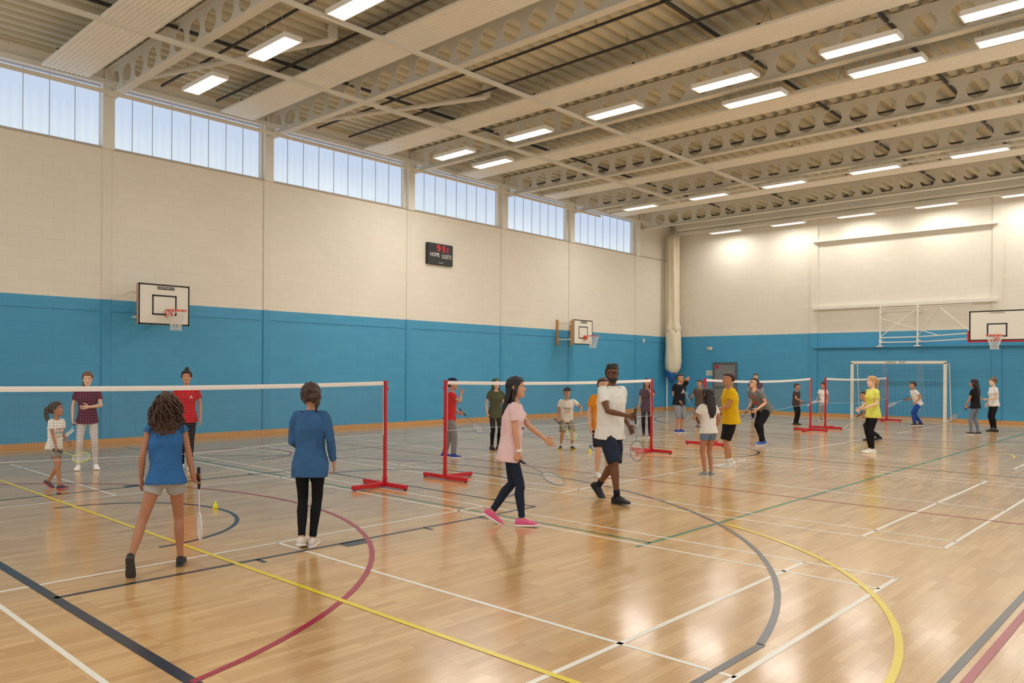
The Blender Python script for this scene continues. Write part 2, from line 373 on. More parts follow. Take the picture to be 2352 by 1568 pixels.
# ============================================================ FLOOR LINES
def linemat(n,rgb): return mat('line_'+n,srgb(*rgb),.25,var=.05,vscale=3)
LZ={'white':.0012,'navy':.0018,'crimson':.0024,'yellow':.0030,'green':.0009,'grey':.0021}
LC={'white':(240,236,224),'navy':(40,46,58),'crimson':(164,34,62),'yellow':(236,210,44),'green':(42,118,80),'grey':(84,86,92)}
LB={k:bmesh.new() for k in LZ}
def ln(col,a,b,w=.05):
    bm=LB[col]; a=V((a[0],a[1],LZ[col])); b=V((b[0],b[1],LZ[col])); d=(b-a).normalized(); n=V((-d.y,d.x,0))*w/2
    bm.faces.new([bm.verts.new(p) for p in (a-n,b-n,b+n,a+n)])
def arc(col,c,r,a0,a1,w=.05):
    bm=LB[col]; n=72; z=LZ[col]; pr=None
    for i in range(n+1):
        t=math.radians(a0+(a1-a0)*i/n); q=(bm.verts.new((c[0]+(r-w/2)*math.cos(t),c[1]+(r-w/2)*math.sin(t),z)),bm.verts.new((c[0]+(r+w/2)*math.cos(t),c[1]+(r+w/2)*math.sin(t),z)))
        if pr: bm.faces.new((pr[0],pr[1],q[1],q[0]))
        pr=q
XB=-1.97; W4=.04
for yc in (4.29,11.97,20.3,28.0):
    for dy in (-3.05,-2.59,2.59,3.05): ln('white',(XB,yc+dy),(XB-13.4,yc+dy),W4)
    for dx in (0,.76,4.72,8.68,12.64,13.4): ln('white',(XB-dx,yc-3.05),(XB-dx,yc+3.05),W4)
    ln('white',(XB,yc),(XB-4.72,yc),W4); ln('white',(XB-8.68,yc),(XB-13.4,yc),W4)
cx=-8.75
ln('navy',(-16.1,2.05),(-1.1,2.05),.08); ln('navy',(-16.1,30.0),(-1.1,30.0),.05)
for s in (-1,1):
    ln('navy',(cx+s*2.52,2.05),(cx+s*2.52,7.8),.05)
    for y,l,w_ in ((3.78,.14,.05),(4.85,.16,.32),(5.86,.14,.05),(6.75,.14,.05)): ln('navy',(cx+s*2.52,y),(cx+s*(2.52+l),y),w_)
ln('navy',(cx-2.52,7.8),(cx+2.52,7.8),.05); arc('navy',(cx,7.8),1.8,0,180,.05)
arc('navy',(cx,3.35),1.45,0,180,.05)
arc('grey',(cx,3.5),6.8,12,168,.05); 
for s in (-1,1): ln('grey',(cx+s*6.66,2.05),(cx+s*6.66,4.93),.05)
arc('navy',(cx,15.8),1.8,0,360,.05); ln('navy',(-16.1,15.9),(-1.1,15.9),.05)
ln('grey',(-1.12,2.05),(-1.12,30),.05); ln('crimson',(-1.03,0),(-1.03,30),.05)
arc('grey',(cx,28.5),6.75,190,350,.05)
arc('crimson',(-8.7,.97),4.78,13,167,.05)
ln('crimson',(-16.5,11.02),(-1.03,11.02),.04); ln('crimson',(-16.5,20.7),(-1.03,20.7),.04)
arc('crimson',(cx,31),4.8,195,345,.05)
ln('yellow',(-17,3.57),(0.4,3.57),.05); arc('yellow',(-5.9,4.3),4.6,-10,66,.05)
arc('yellow',(-4.6,19.5),1.5,0,250,.04); arc('yellow',(cx,30.5),4.9,195,345,.05)
ln('green',(-17,7.02),(-4.12,7.02),.05); ln('green',(-4.12,7.0),(-4.12,31),.05); ln('green',(-4.12,7.0),(-4.12,6.75),.05)
ln('green',(-17,16.6),(-4.12,16.6),.04); ln('green',(-13.4,7.0),(-13.4,31),.05)
arc('crimson',(-14.2,8.0),1.2,0,300,.04)
for k,bm in LB.items(): finish('court_marking',bm,linemat(k,LC[k]),parent=floor,label=k+' painted court lines')
# ============================================================ NET STANDS AND NETS
X0=-8.68
def stand(x,y,inner):
    e=bpy.data.objects.new('net_stand',None); C.objects.link(e); e.location=(x,y,0); e.empty_display_size=.2
    e['label']='red metal badminton net post on a T-shaped floor base'; e['category']='net post'; e['group']='red badminton net posts'
    bm=bmesh.new(); box(bm,(0,0,.8),(.045,.045,1.5),0,.006); box(bm,(0,0,1.555),(.06,.06,.025),0,.004); box(bm,(0,-.03*inner,1.45),(.03,.03,.05))
    finish('post',bm,redm,parent=e)
    bm=bmesh.new(); box(bm,(.0,0,.045),(.95,.075,.06),0,.008); box(bm,(0,inner*.3,.045),(.07,.6,.06),0,.008)
    box(bm,(0,0,.12),(.06,.06,.1),0,.01)
    finish('base',bm,redm,parent=e)
    for p in ((-.45,0),(.45,0),(0,inner*.56)): 
        bm=bmesh.new(); tube(bm,[(p[0]-.02,p[1],.018),(p[0]+.02,p[1],.018)],.017,10,round_end=False)
        finish('castor',bm,blackm,parent=e)
def net(x,ya,yb,xb=None,d=.76,cell=.03,dip=.03):
    xb=x if xb is None else xb
    e=bpy.data.objects.new('badminton_net',None); C.objects.link(e); e.location=((x+xb)/2,(ya+yb)/2,0); e.empty_display_size=.2
    e['label']='badminton net with white top tape strung between red posts'; e['category']='net'; e['group']='badminton nets'
    ox,oy=e.location.x,e.location.y
    def P(t,k):
        z=1.53-dip*4*t*(1-t)-k*d*(1-.03*math.sin(t*9)); return V((x+(xb-x)*t-ox+.015*math.sin(t*17+k*3)*k,ya+(yb-ya)*t-oy,z))
    bm=bmesh.new(); n=int(abs(yb-ya)/cell); m=int(d/cell)
    def rib(a,b): seg(bm,a,b,.0011)
    for i in range(n+1):
        t=i/n; pr=P(t,0.05)
        for q in (.5,1): cu=P(t,q); rib(pr,cu); pr=cu
    for j in range(1,m+1):
        pr=P(0,j/m)
        for i in range(1,25): cu=P(i/24,j/m); rib(pr,cu); pr=cu
    finish('mesh',bm,netm,parent=e)
    bm=bmesh.new(); pr=None
    for i in range(25):
        c=P(i/24,0); q=[bm.verts.new(c+V((dx,0,dz))) for dx,dz in ((-.006,-.028),(-.009,0),(-.006,.028),(.006,.028),(.009,0),(.006,-.028))]
        if pr: 
            for k in range(6): bm.faces.new((pr[k],pr[(k+1)%6],q[(k+1)%6],q[k]))
        else: bm.faces.new(q)
        pr=q
    bm.faces.new(pr[::-1]); finish('top_tape',bm,tapem,parent=e)
    bm=bmesh.new()
    for t in (0,1): tube(bm,[P(t,0),P(t,.5),P(t,1)],.004,6)
    tube(bm,[P(i/24,1) for i in range(25)],.003,6); finish('edge_cord',bm,cordw,parent=e)
for (x,y,i) in ((X0-.1,7.46,-1),(X0-.05,8.66,1),(X0,14.8,-1),(X0,17.2,1),(X0,23.75,-1),(X0,24.95,1),(X0,31.0,-1)): stand(x,y,i)
net(X0,1.1,7.42,X0-.1); stand(X0,1.05,1); net(X0-.05,8.7,14.76,X0,cell=.035); net(X0,17.24,23.71,cell=.05,dip=.06); net(X0,24.99,30.95,cell=.06,dip=.04)
# ============================================================ BASKETBALL GOALS
def hoop_parts(parent,rim_c,back):
    bm=bmesh.new(); torus(bm,rim_c,V((1,0,0)),V((0,1,0)),.225,.225,.012,28,6)
    b=V(back).normalized(); side=V((-b.y,b.x,0)); base=V(rim_c)+b*.36
    for s in (-1,1): tube(bm,[V(rim_c)+b*.2+side*s*.1,base+side*s*.06],.009,6)
    box(bm,base+V((0,0,-.05)),(.1+abs(b.y)*.06,.1+abs(b.x)*.06,.14)); finish('rim',bm,hoopm,parent=parent,smooth=False)
    bm=bmesh.new(); N=12; L=.45
    def Q(i,k):
        r=.222*(1-.5*min(1,k/4)+.03*max(0,k-4)); t=2*math.pi*(i+.5*(k%2))/N; return V(rim_c)+V((r*math.cos(t),r*math.sin(t),-L*k/5))
    for k in range(5):
        for i in range(N):
            seg(bm,Q(i,k),Q(i,k+1),.0055)
            seg(bm,Q(i,k),Q(i-1 if k%2==0 else i+1,k+1),.0055)
    finish('hoop_net',bm,cordw,parent=parent)
def sideboard(yc,xb,label,gap):
    e=bpy.data.objects.new('basketball_backboard',None); C.objects.link(e); e.location=(WX,yc,2.7); e.empty_display_size=.2
    e['label']=label; e['category']='basketball hoop'; e['group']='wall basketball hoops'
    dx=xb-WX; w,h=1.2,.92
    bm=bmesh.new(); box(bm,(dx,0,h/2),(.03,w,h),0,.004); finish('board',bm,boardm,parent=e)
    bm=bmesh.new(); t=.035
    for z in (t/2,h-t/2): box(bm,(dx+.016,0,z),(.004,w,t))
    for s in (-1,1): box(bm,(dx+.016,s*(w/2-t/2),h/2),(.004,t,h))
    finish('board_border',bm,blackm,parent=e); bm=bmesh.new()
    for z in (.24,.66): box(bm,(dx+.0165,0,z),(.004,.56,.035))
    for s in (-1,1): box(bm,(dx+.0165,s*.27,.45),(.004,.035,.45))
    finish('target_square',bm,blackm,parent=e)
    bm=bmesh.new()
    for s in (-1,1): box(bm,(dx-.05,s*(w/2-.03),h/2),(.07,.06,h)); 
    box(bm,(dx-.05,0,h-.03),(.07,w-.1,.05)); box(bm,(dx-.05,0,.03),(.07,w-.1,.05)); finish('timber_frame',bm,wood,parent=e)
    for s in (-1,1):
        for z in (.2,.8): boxo('bracket_arm',(dx/2-.04,s*.35,z),(dx-.1,.04,.04),white,e)
    if gap:
        for s in (-1,1): boxo('wall_batten',(.03,s*.42,h/2),(.05,.09,h+.05),wood,e,.003)
    hoop_parts(e,(dx+.38,0.1,.32),(-1,0,0))
    bm=bmesh.new(); box(bm,(dx+.0175,.03,h-.085),(.004,.42,.07)); finish('logo_plate',bm,blackm,parent=e)
    text_mesh('CONTINENTAL',.062,boardm,(dx+.0205,.05,h-.085),(math.pi/2,0,math.pi/2),e,sx=.95,ext=.0005)
    bm=bmesh.new(); torus(bm,(dx+.021,-.165,h-.085),V((0,1,0)),V((0,0,1)),.017,.02,.005,16,4); finish('emblem',bm,boardm,parent=e)
sideboard(7.92,-17.07,'white practice basketball backboard with black square and orange hoop',False)
sideboard(24.15,-17.07,'white practice basketball backboard standing off the wall on brackets',True)
e=bpy.data.objects.new('basketball_goal',None); C.objects.link(e); e.location=(-5.17,BY,2.77); e['label']='large white backboard with red padding on a white swing bracket'; e['category']='basketball hoop'
yb=29.72-BY
bm=bmesh.new(); box(bm,(0,yb,.48),(1.5,.03,.96),0,.004); finish('board',bm,boardm,parent=e)
bm=bmesh.new(); t=.04
for z in (.02,.94): box(bm,(0,yb-.017,z),(1.5,.004,t))
for s in (-1,1): box(bm,(s*.73,yb-.017,.48),(t,.004,.96))
finish('board_border',bm,blackm,parent=e); bm=bmesh.new()
for s in (-1,1): box(bm,(s*.25,yb-.0175,.33),(t,.004,.4))
for z in (.14,.53): box(bm,(0,yb-.0175,z),(.54,.004,t))
finish('target_square',bm,blackm,parent=e)
bm=bmesh.new(); box(bm,(0,yb+.0,-.02),(1.56,.08,.05),0,.01)
for s in (-1,1): box(bm,(s*.77,yb,.15),(.05,.08,.36),0,.01)
finish('padding',bm,redm,parent=e)
text_mesh('CONTINENTAL',.06,blackm,(0,yb-.02,.88),(math.pi/2,0,0),e,ext=.0005)
hoop_parts(e,(0,yb-.38,.16),(0,1,0))
bm=bmesh.new(); r=.028
A=(-4.0,-.3);B_=(-2.77,-.3); zt,zb=1.4,-.02
for p in (A,B_):
    tube(bm,[(p[0],p[1],zb),(p[0],p[1],zt)],r,8); box(bm,(p[0],p[1]+.02,zb-.04),(.2,.2,.04)); box(bm,(p[0],p[1]+.14,zt-.2),(.1,.27,.05)); box(bm,(p[0],p[1]+.14,zb+.16),(.1,.27,.05))
E1=(-.7,yb+.08)
for z in (zb+.1,zb+.28): tube(bm,[(A[0],A[1],z),(B_[0],B_[1],z),(E1[0],E1[1],z)],.02,8)
tube(bm,[(A[0],A[1],zt-.05),(B_[0],B_[1],zt-.05),(E1[0],E1[1],zt-.2)],.015,8)
tube(bm,[(A[0],A[1],zb+.3),(B_[0],B_[1],zt-.1)],.015,8); tube(bm,[(B_[0],B_[1],zb+.3),(-1.8,yb*.6,zt-.2)],.015,8); tube(bm,[(-1.8,yb*.6,zt-.2),(E1[0],E1[1],zb+.3)],.015,8)
tube(bm,[(A[0],A[1],zb+1.0),(B_[0]+.8,-1.0,zb+.3)],.012,8)
for s in (-.5,.5):
    for z in (.1,.8): tube(bm,[(s,yb+.02,z),(s*.6,-.3,z+.1)],.02,8)
finish('swing_bracket',bm,white,parent=e)
bm=bmesh.new(); box(bm,(-8.62,BY-.1,6.9),(6.1,.18,.1),0,.01); finish('wall_ledge',bm,white,label='long white steel channel high on the end wall',category='ledge')
bm=bmesh.new(); box(bm,(-8.62,BY-.1,4.25),(6.1,.18,.12),0,.01); finish('wall_ledge',bm,white,label='white boxed ledge on the end wall above the blue paint',category='ledge')
bm=bmesh.new(); box(bm,(-5.5,BY-.1,2.72),(12.3,.18,.1),0,.01); finish('wall_ledge',bm,bluep,label='blue painted ledge along the end wall',category='ledge')
# scoreboard
bm=bmesh.new(); box(bm,(0,0,0),(.1,1.14,.68),0,.01); sb=finish('scoreboard',bm,mat('scoreboard_black',srgb(38,38,40),.45,var=.05),loc=(WX+.055,17.45,5.42),label='black electronic scoreboard with red digits fixed to cream wall',category='scoreboard')
ledr=mat('red_led',srgb(230,30,40),emit=1.2); ww=mat('white_lettering',srgb(235,232,225),.6)
Rw=(math.pi/2,0,math.pi/2)
text_mesh('HOME',.18,ww,(.053,-.25,-.03),Rw,sb,ext=.001,sx=.82); text_mesh('GUESTS',.18,ww,(.053,.28,-.06),Rw,sb,ext=.001,sx=.72)
segs={'9':'abcdfg','3':'abcdg','1':'bc'}
def digit(ch,y,z,h,w):
    bm=bmesh.new()
    t=h*.12; S={'a':(0,h/2,w,t),'g':(0,0,w,t),'d':(0,-h/2,w,t),'f':(-w/2,h/4,t,h/2),'b':(w/2,h/4,t,h/2),'e':(-w/2,-h/4,t,h/2),'c':(w/2,-h/4,t,h/2)}
    for q in segs[ch]: a=S[q]; box(bm,(.053,y+a[0],z+a[1]),(.006,a[2],a[3]))
    finish('digit',bm,ledr,parent=sb)
digit('9',-.1,.2,.17,.09); digit('3',.14,.18,.17,.09); digit('1',.28,.17,.17,.09)
for z in (.22,.16): boxo('colon_dot',(.053,.02,z),(.006,.022,.022),ledr,sb)
boxo('badge',(.053,.02,-.27),(.004,.2,.03),mat('grey_badge',srgb(150,150,150),.5),sb)
# door
door=mat('grey_door_paint',srgb(128,130,132),.5,var=.03); 
bm=bmesh.new()
for x in (-15.83,-14.83): box(bm,(x,BY-.03,1.03),(.08,.1,2.06),0,.005)
box(bm,(-15.33,BY-.03,2.09),(1.08,.1,.08),0,.005); d=finish('door_1',bm,mat('dark_grey_frame',srgb(92,94,98),.5,var=.03),kind='structure',label='grey fire door in the end wall')
boxo('door_leaf',(-15.33,BY-.025,1.02),(.92,.05,2.04),door,d,.004)
bm=bmesh.new(); box(bm,(-15.33,BY-.09,1.05),(.8,.05,.05),0,.01); box(bm,(-15.7,BY-.07,1.05),(.05,.06,.12)); finish('push_bar',bm,mat('green_bar',srgb(40,110,80),.4),parent=d)
boxo('door_sign',(-15.68,BY-.055,1.92),(.13,.006,.13),redm,d)
for (x,z,w_,h_) in ((-16.12,1.66,.16,.22),(-15.93,1.66,.16,.22)):
    bm=bmesh.new(); box(bm,(x,BY-.006,z),(w_,.012,h_),0,.002); 
    for i in range(5): box(bm,(x,BY-.013,z+.07-.033*i),(w_*.7,.002,.006),1)
    finish('wall_notice',bm,[boardm,blackm],label='small white paper notice on the blue wall',category='notice')
bm=bmesh.new(); box(bm,(-16.03,BY-.04,2.73),(.22,.08,.13),0,.02); box(bm,(-16.05,BY-.085,2.73),(.06,.02,.05),1); finish('alarm_sounder',bm,[boardm,redm],label='small white alarm unit on the blue wall',category='alarm')
bm=bmesh.new(); box(bm,(WX+.02,29.9,3.05),(.04,.1,.16),0,.004); box(bm,(WX+.045,29.9,3.05),(.01,.04,.05),0,.002); finish('wall_switch',bm,boardm,label='small white switch box on the blue wall',category='switch')
# goal
e=bpy.data.objects.new('football_goal',None); C.objects.link(e); e.location=(-8.42,31.25,0); e['label']='white five-a-side goal frame with net against end wall'; e['category']='goal'
bm=bmesh.new()
for s in (-1,1): box(bm,(s*1.5,0,1.05),(.1,.09,2.1),0,.01); tube(bm,[(s*1.5,.04,2.05),(s*1.5,.55,2.05),(s*1.5,.85,.03),(s*1.5,.05,.03)],.018,8)
box(bm,(0,0,2.1),(3.1,.09,.1),0,.01); tube(bm,[(-1.5,.85,.03),(1.5,.85,.03)],.018,8); finish('frame',bm,boardm,parent=e)
bm=bmesh.new()
for i in range(24): 
    x=-1.5+.13*i; seg(bm,(x,.02,2.05),(x,.55,2.0),.0025); pr=V((x,.55,2.0)); cu=V((x,.82+.04*math.sin(i),.05)); seg(bm,pr,cu,.0025)
for j in range(16): 
    t=j/15; seg(bm,(-1.5,.55+.27*t,2-1.95*t),(1.5,.55+.27*t,2-1.95*t),.0025)
for x0 in (-.62,.55):
    for q in range(5): tube(bm,[(x0+.03*q,.5,2.02),(x0-.03+.05*q,.55,1.2),(x0-.12+.07*q,.6,.5),(x0-.2+.1*q,.7,.06)],.006,5)
finish('goal_net',bm,mat('blue_grey_net',srgb(150,170,190),.8),parent=e)
text_mesh('HARROD',.08,blackm,(-.19,-.048,2.1),(math.pi/2,0,0),e,ext=.001); text_mesh('SPORT',.08,blackm,(.19,-.048,2.1),(math.pi/2,0,0),e,ext=.001)
# curtain in the corner
cm=mat('cream_curtain_cloth',srgb(232,222,196),.85,var=.08,vscale=4,bump=.3,bscale=8); bm=bmesh.new()
e=bpy.data.objects.new('bagged_curtain',None); C.objects.link(e); e.location=(-17.45,31.55,0); e['label']='cream dividing curtain gathered into a hanging bag in corner'; e['category']='curtain'
rings=[]
for k in range(20):
    z=3.45+(7.75-3.45)*k/19; rr=[]
    for i in range(32):
        t=2*math.pi*i/32; r=.2*(1+.18*math.sin(6*t+k*.15))*(1+(.25 if k<2 else 0)); rr.append(V((r*math.cos(t)*1.2,r*math.sin(t),z)))
    rings.append(rr)
loft(bm,rings); finish('curtain_cloth',bm,cm,parent=e,smooth=True)
bm=bmesh.new(); rings=[]
for z,r in ((1.62,.1),(1.66,.2),(1.85,.3),(2.2,.33),(2.7,.31),(3.1,.3),(3.4,.29),(3.55,.24)):
    rings.append([V((r*(1+.06*math.sin(5*2*math.pi*i/32+z*2))*math.cos(2*math.pi*i/32)*1.1,r*(1+.06*math.sin(5*2*math.pi*i/32+z*2))*math.sin(2*math.pi*i/32),z)) for i in range(32)])
loft(bm,rings); finish('curtain_bag',bm,cm,parent=e,smooth=True)
bm=bmesh.new(); rings=[]
for z,r in ((1.2,.04),(1.35,.14),(1.55,.24),(1.75,.22)): rings.append([V((r*(1+.12*math.sin(7*2*math.pi*i/32))*math.cos(2*math.pi*i/32)-.05,r*math.sin(2*math.pi*i/32),z)) for i in range(32)])
loft(bm,rings); finish('curtain_hem',bm,mat('blue_curtain_cloth',srgb(30,96,160),.85,var=.1),parent=e,smooth=True)
bm=bmesh.new(); tube(bm,[(-.4,.2,0.05),(-.4,.2,7.8)],.03,8); finish('pipe',bm,white,parent=e)
# ============================================================ RACKETS & SHUTTLES
RK={}
def racket(loc,dirv,roll,col):
    d=dirv.normalized(); a,b=frame(d); Rm=Matrix((a,b,d)).transposed().to_4x4(); Rm=Rm@Matrix.Rotation(roll,4,'Z')
    e=bpy.data.objects.new('badminton_racket',None); C.objects.link(e); e.matrix_world=Matrix.Translation(loc)@Rm; e.empty_display_size=.1
    e['label']='%s badminton racket with black grip held in a hand'%col; e['category']='racket'; e['group']='badminton rackets'
    fm=mat('racket_'+col,{'white':srgb(225,228,232),'grey':srgb(120,126,134),'red':srgb(205,50,60),'blue':srgb(60,100,180),'lime':srgb(190,220,70)}[col],.3,var=.02)
    if 'rk_'+col not in RK:
        bm=bmesh.new(); torus(bm,(0,0,.455),V((1,0,0)),V((0,0,1)),.102,.127,.006,36,6); f=bpy.data.meshes.new('racket_frame'); bm.to_mesh(f); bm.free(); f.materials.append(fm)
        bm=bmesh.new(); 
        for i in range(-7,8):
            x=i*.0135; z=.127*math.sqrt(max(0,1-(x/.102)**2)); seg(bm,(x,0,.455-z),(x,0,.455+z),.0009)
        for i in range(-9,10):
            z=i*.0133; x=.102*math.sqrt(max(0,1-(z/.127)**2)); seg(bm,(-x,0,.455+z),(x,0,.455+z),.0009)
        s=bpy.data.meshes.new('racket_strings'); bm.to_mesh(s); bm.free(); s.materials.append(cordw)
        bm=bmesh.new(); tube(bm,[(0,0,.1),(0,0,.33)],.0045,8); h_=bpy.data.meshes.new('racket_shaft'); bm.to_mesh(h_); bm.free(); h_.materials.append(fm)
        bm=bmesh.new(); tube(bm,[(0,0,-.075),(0,0,-.06),(0,0,.09),(0,0,.11)],[.016,.0145,.0135,.008],8); g=bpy.data.meshes.new('racket_grip'); bm.to_mesh(g); bm.free(); g.materials.append(blackm)
        RK['rk_'+col]=(f,s,h_,g)
    for nm,me in zip(('frame','strings','shaft','grip'),RK['rk_'+col]):
        o=bpy.data.objects.new(nm,me); C.objects.link(o); o.parent=e
ym=mat('yellow_shuttle',srgb(236,232,30),.5,var=.05,emit=0)
for (x,y,a) in ((-8.85,4.78,.3),(-9.55,13.8,1.5)):
    e=bpy.data.objects.new('shuttlecock',None); C.objects.link(e); e.location=(x,y,0); e['label']='yellow plastic shuttlecock lying on the floor'; e['category']='shuttlecock'; e['group']='shuttlecocks'
    bm=bmesh.new(); torus(bm,(0,0,.006),V((1,0,0)),V((0,1,0)),.034,.034,.004,20,4); torus(bm,(0,0,.03),V((1,0,0)),V((0,1,0)),.025,.025,.003,20,4)
    for i in range(16):
        t=2*math.pi*i/16; c,s=math.cos(t),math.sin(t); seg(bm,(.034*c,.034*s,.004),(.011*c,.011*s,.062),.004)
    finish('skirt',bm,ym,parent=e); bm=bmesh.new(); ball(bm,(0,0,.07),.0135,12); finish('cork',bm,ym,parent=e,smooth=True)
# ============================================================ PEOPLE
def remesh(bm,voxel,amp=0,freq=10,sm=2,seed=0,zs=.55,flatn=False):
    me=bpy.data.meshes.new('tmp'); bmesh.ops.recalc_face_normals(bm,faces=bm.faces[:]); bm.to_mesh(me); bm.free()
    ob=bpy.data.objects.new('tmp',me); C.objects.link(ob)
    m=ob.modifiers.new('r','REMESH'); m.mode='VOXEL'; m.voxel_size=voxel
    if sm: s=ob.modifiers.new('s','SMOOTH'); s.factor=.5; s.iterations=sm
    bpy.context.view_layer.update()
    m2=bpy.data.meshes.new_from_object(ob.evaluated_get(bpy.context.evaluated_depsgraph_get()))
    bpy.data.objects.remove(ob); bpy.data.meshes.remove(me)
    if amp:
        o=V((seed*3.1,seed*1.7,seed*.9)); ns=[v.normal.copy() for v in m2.vertices]
        for v,n in zip(m2.vertices,ns):
            q=v.co*freq; q.z*=zs
            if flatn: n.z*=.15
            v.co+=n*amp*(noise.noise(q+o)+.4*noise.noise(q*2.3+o))
    m2.materials.clear()
    return m2
def ik(a,t,l1,l2,pole):
    d=t-a; L=d.length
    if L>(l1+l2)*.999: t=a+d.normalized()*(l1+l2)*.999; d=t-a; L=d.length
    u=d.normalized(); x=(l1*l1-l2*l2+L*L)/(2*L); h=math.sqrt(max(0,l1*l1-x*x)); p=pole-u*pole.dot(u)
    if p.length<1e-4: p=V((0,1,0))
    p.normalize(); return a+u*x+p*h,t
HEAD=[(-.118,.016,.078,.03),(-.110,.031,.089,.005),(-.094,.045,.094,-.02),(-.07,.055,.093,-.035),(-.045,.061,.094,-.06),(-.02,.066,.092,-.08),(0,.070,.089,-.09),(.03,.074,.094,-.098),(.06,.073,.090,-.097),(.085,.064,.075,-.085),(.105,.045,.05,-.06),(.116,.02,.02,-.03)]
CAP=[(-.06,.060,-.03,-.085),(-.03,.075,-.015,-.102),(0,.081,-.004,-.112),(.03,.086,.012,-.116),(.052,.087,.05,-.116),(.066,.085,.098,-.112),(.09,.076,.092,-.102),(.112,.057,.066,-.078),(.127,.03,.03,-.04)]
def tab_loft(bm,T,HC,hx,hy,hz,k,n=20,off=0):
    rings=[]
    for z,a,f,b in T:
        cy=(f+b)/2; hb=(f-b)/2; rings.append(ring(HC+hz*z*k+hy*cy*k,hx,hy,(a+off)*k,(hb+off)*k,n,2.2))
    loft(bm,rings)
PN=0
def person(x,y,H,phi,top,topc,bot,botc,skin,hair,hairc,shoe=(240,238,235),sole=(235,232,228),R={},L={},fR=(.09,0,0,0),fL=(-.09,0,0,0),lean=3,side=0,drop=0,hy_=0,hp=0,twist=0,fem=False,girth=None,label='',hem=-.09,frac=.6,loose=.016,prnt=None,extras=(),rk='white',socks=None):
    global PN; PN+=1
    if girth is None: girth=.93 if fem else 1.0
    s0=H/1.75; hs=1+.8*(1-s0); k=hs*s0; s=(H-.235*k)/1.515
    dist=math.hypot(x,y); vox=.0085 if dist<11 else (.012 if dist<18 else .016)
    al=math.atan2(-y,-x)+math.radians(phi); rotz=al-math.pi/2
    lr=math.radians
    S=V((math.sin(lr(side)),math.sin(lr(lean)),math.cos(lr(lean)))).normalized()
    tw=lr(twist); Rv=V((math.cos(tw),math.sin(tw),0)); Rv=(Rv-S*Rv.dot(S)).normalized(); F=S.cross(Rv).normalized()
    Z=V((0,0,1))
    feet=[]
    for f in (fR,fL):
        fx,fy,p,yw=f[:4]; lift=f[4] if len(f)>4 else 0; pr=lr(p)
        za=(.14*math.sin(pr)+.085*math.cos(pr)) if p>=0 else (.06*math.sin(-pr)+.085*math.cos(pr))
        dirf=V((math.sin(lr(yw))*math.cos(pr),math.cos(lr(yw))*math.cos(pr),-math.sin(pr)))
        feet.append((V((fx,fy,za+lift))*s,dirf))
    Pv=V((0,0,.925-drop))*s
    def mxd(): return max(((V((sg*.09,0,-.01))*s+Pv)-ft[0]).length for sg,ft in ((1,feet[0]),(-1,feet[1])))
    it=0
    while mxd()>.842*s and it<60: Pv.z-=.006*s; it+=1
    shw=(.168 if fem else .185)*girth**.5
    NB=Pv+S*.53*s; SH=[Pv+S*.49*s+Rv*sg*shw*s for sg in (1,-1)]; HP=[Pv+V((sg*.088,0,-.01))*s for sg in (1,-1)]
    knees=[]
    for i,sg in enumerate((1,-1)):
        yv=feet[i][1]; pole=V((sg*.08,1,0)) if abs(yv.x)<.4 else V((yv.x,1,0))
        kn,an=ik(HP[i],feet[i][0],.428*s,.42*s,pole); knees.append((kn,an))
    hd=(S*.5+Z*.5).normalized(); 
    Mh=Matrix.Rotation(lr(hy_)+tw,3,'Z')@Matrix.Rotation(-lr(hp),3,'X')
    hx,hy,hz=Mh@V((1,0,0)),Mh@V((0,1,0)),Mh@V((0,0,1))
    HC=NB+hd*.055*s+hz*.118*k+hy*.012*k
    arms=[]
    for i,(sg,A) in enumerate(((1,R),(-1,L))):
        wr=V(A.get('w',(sg*.24,.05,.905)))*s
        pole=V(A.get('p',(sg*.35,-1,-.1)))
        el,wr=ik(SH[i],wr,.285*s,.25*s,pole); fa=(wr-el).normalized()
        if 'r' in A:
            t=V(A['r']).normalized(); h=fa-t*fa.dot(t)
            if h.length<.35: h=h+V((0,.6,0))-t*(V((0,.6,0)).dot(t))
            h.normalize(); 
        else:
            t=V(A.get('t',(0,1,.15))); t=(t-fa*t.dot(fa))
            if t.length<.05: t=V((0,0,1))-fa*fa.z
            t.normalize(); h=fa
        n=-(h.cross(t)) if sg==1 else h.cross(t)
        cur=A.get('c',68 if 'r' in A else 22); arms.append((el,wr,fa,h,t,n,cur))
    body=bmesh.new(); fing=bmesh.new(); g=girth
    wst=.118 if fem else .135; hip=.165 if fem else .158
    TS=[(-.11,.06,.06),(-.08,.115,.085),(-.02,hip,.108),(.05,(hip+wst)/2+.008,.1),(.14,wst,.086),(.25,wst+.016,.097),(.35,.155 if fem else .168,.108),(.43,.15 if fem else .168,.1),(.485,.12 if fem else .14,.076),(.52,.072,.06),(.56,.052,.055)]
    def torso(bm,off=0,z0=-9,z1=9,lo=0,wl=None):
        rings=[]; T=[q for q in TS if z0<=q[0]<=z1]
        if z0>-9: 
            T=[(z0,hip*(1.14 if bot=='shorts' else 1.05) if z0<0 else wst+.01,.122)]+[(-.02,hip*1.05,.112)]+[q for q in T if q[0]>max(z0+.02,0)]
        for z,a,b in T:
            o=off+(lo if z<.42 else lo*.5)
            if wl and 0<z<.3: a=max(a,wl); b=max(b,.095)
            fb=0
            if fem and .3<z<.4: fb=.018
            c=Pv+S*z*s; rings.append(ring(c+F*fb*.5*s,Rv,F,(a*g+o)*s,(b*g+o+fb*.5)*s,22,2.3))
        loft(bm,rings)
    torso(body)
    tube(body,[NB-S*.03*s,NB+hd*.03*s,HC-hz*.05*k-hy*.018*k],[.056*s,.05*s*(1 if not fem else .88),.05*k*(1 if not fem else .9)],14,round_end=False)
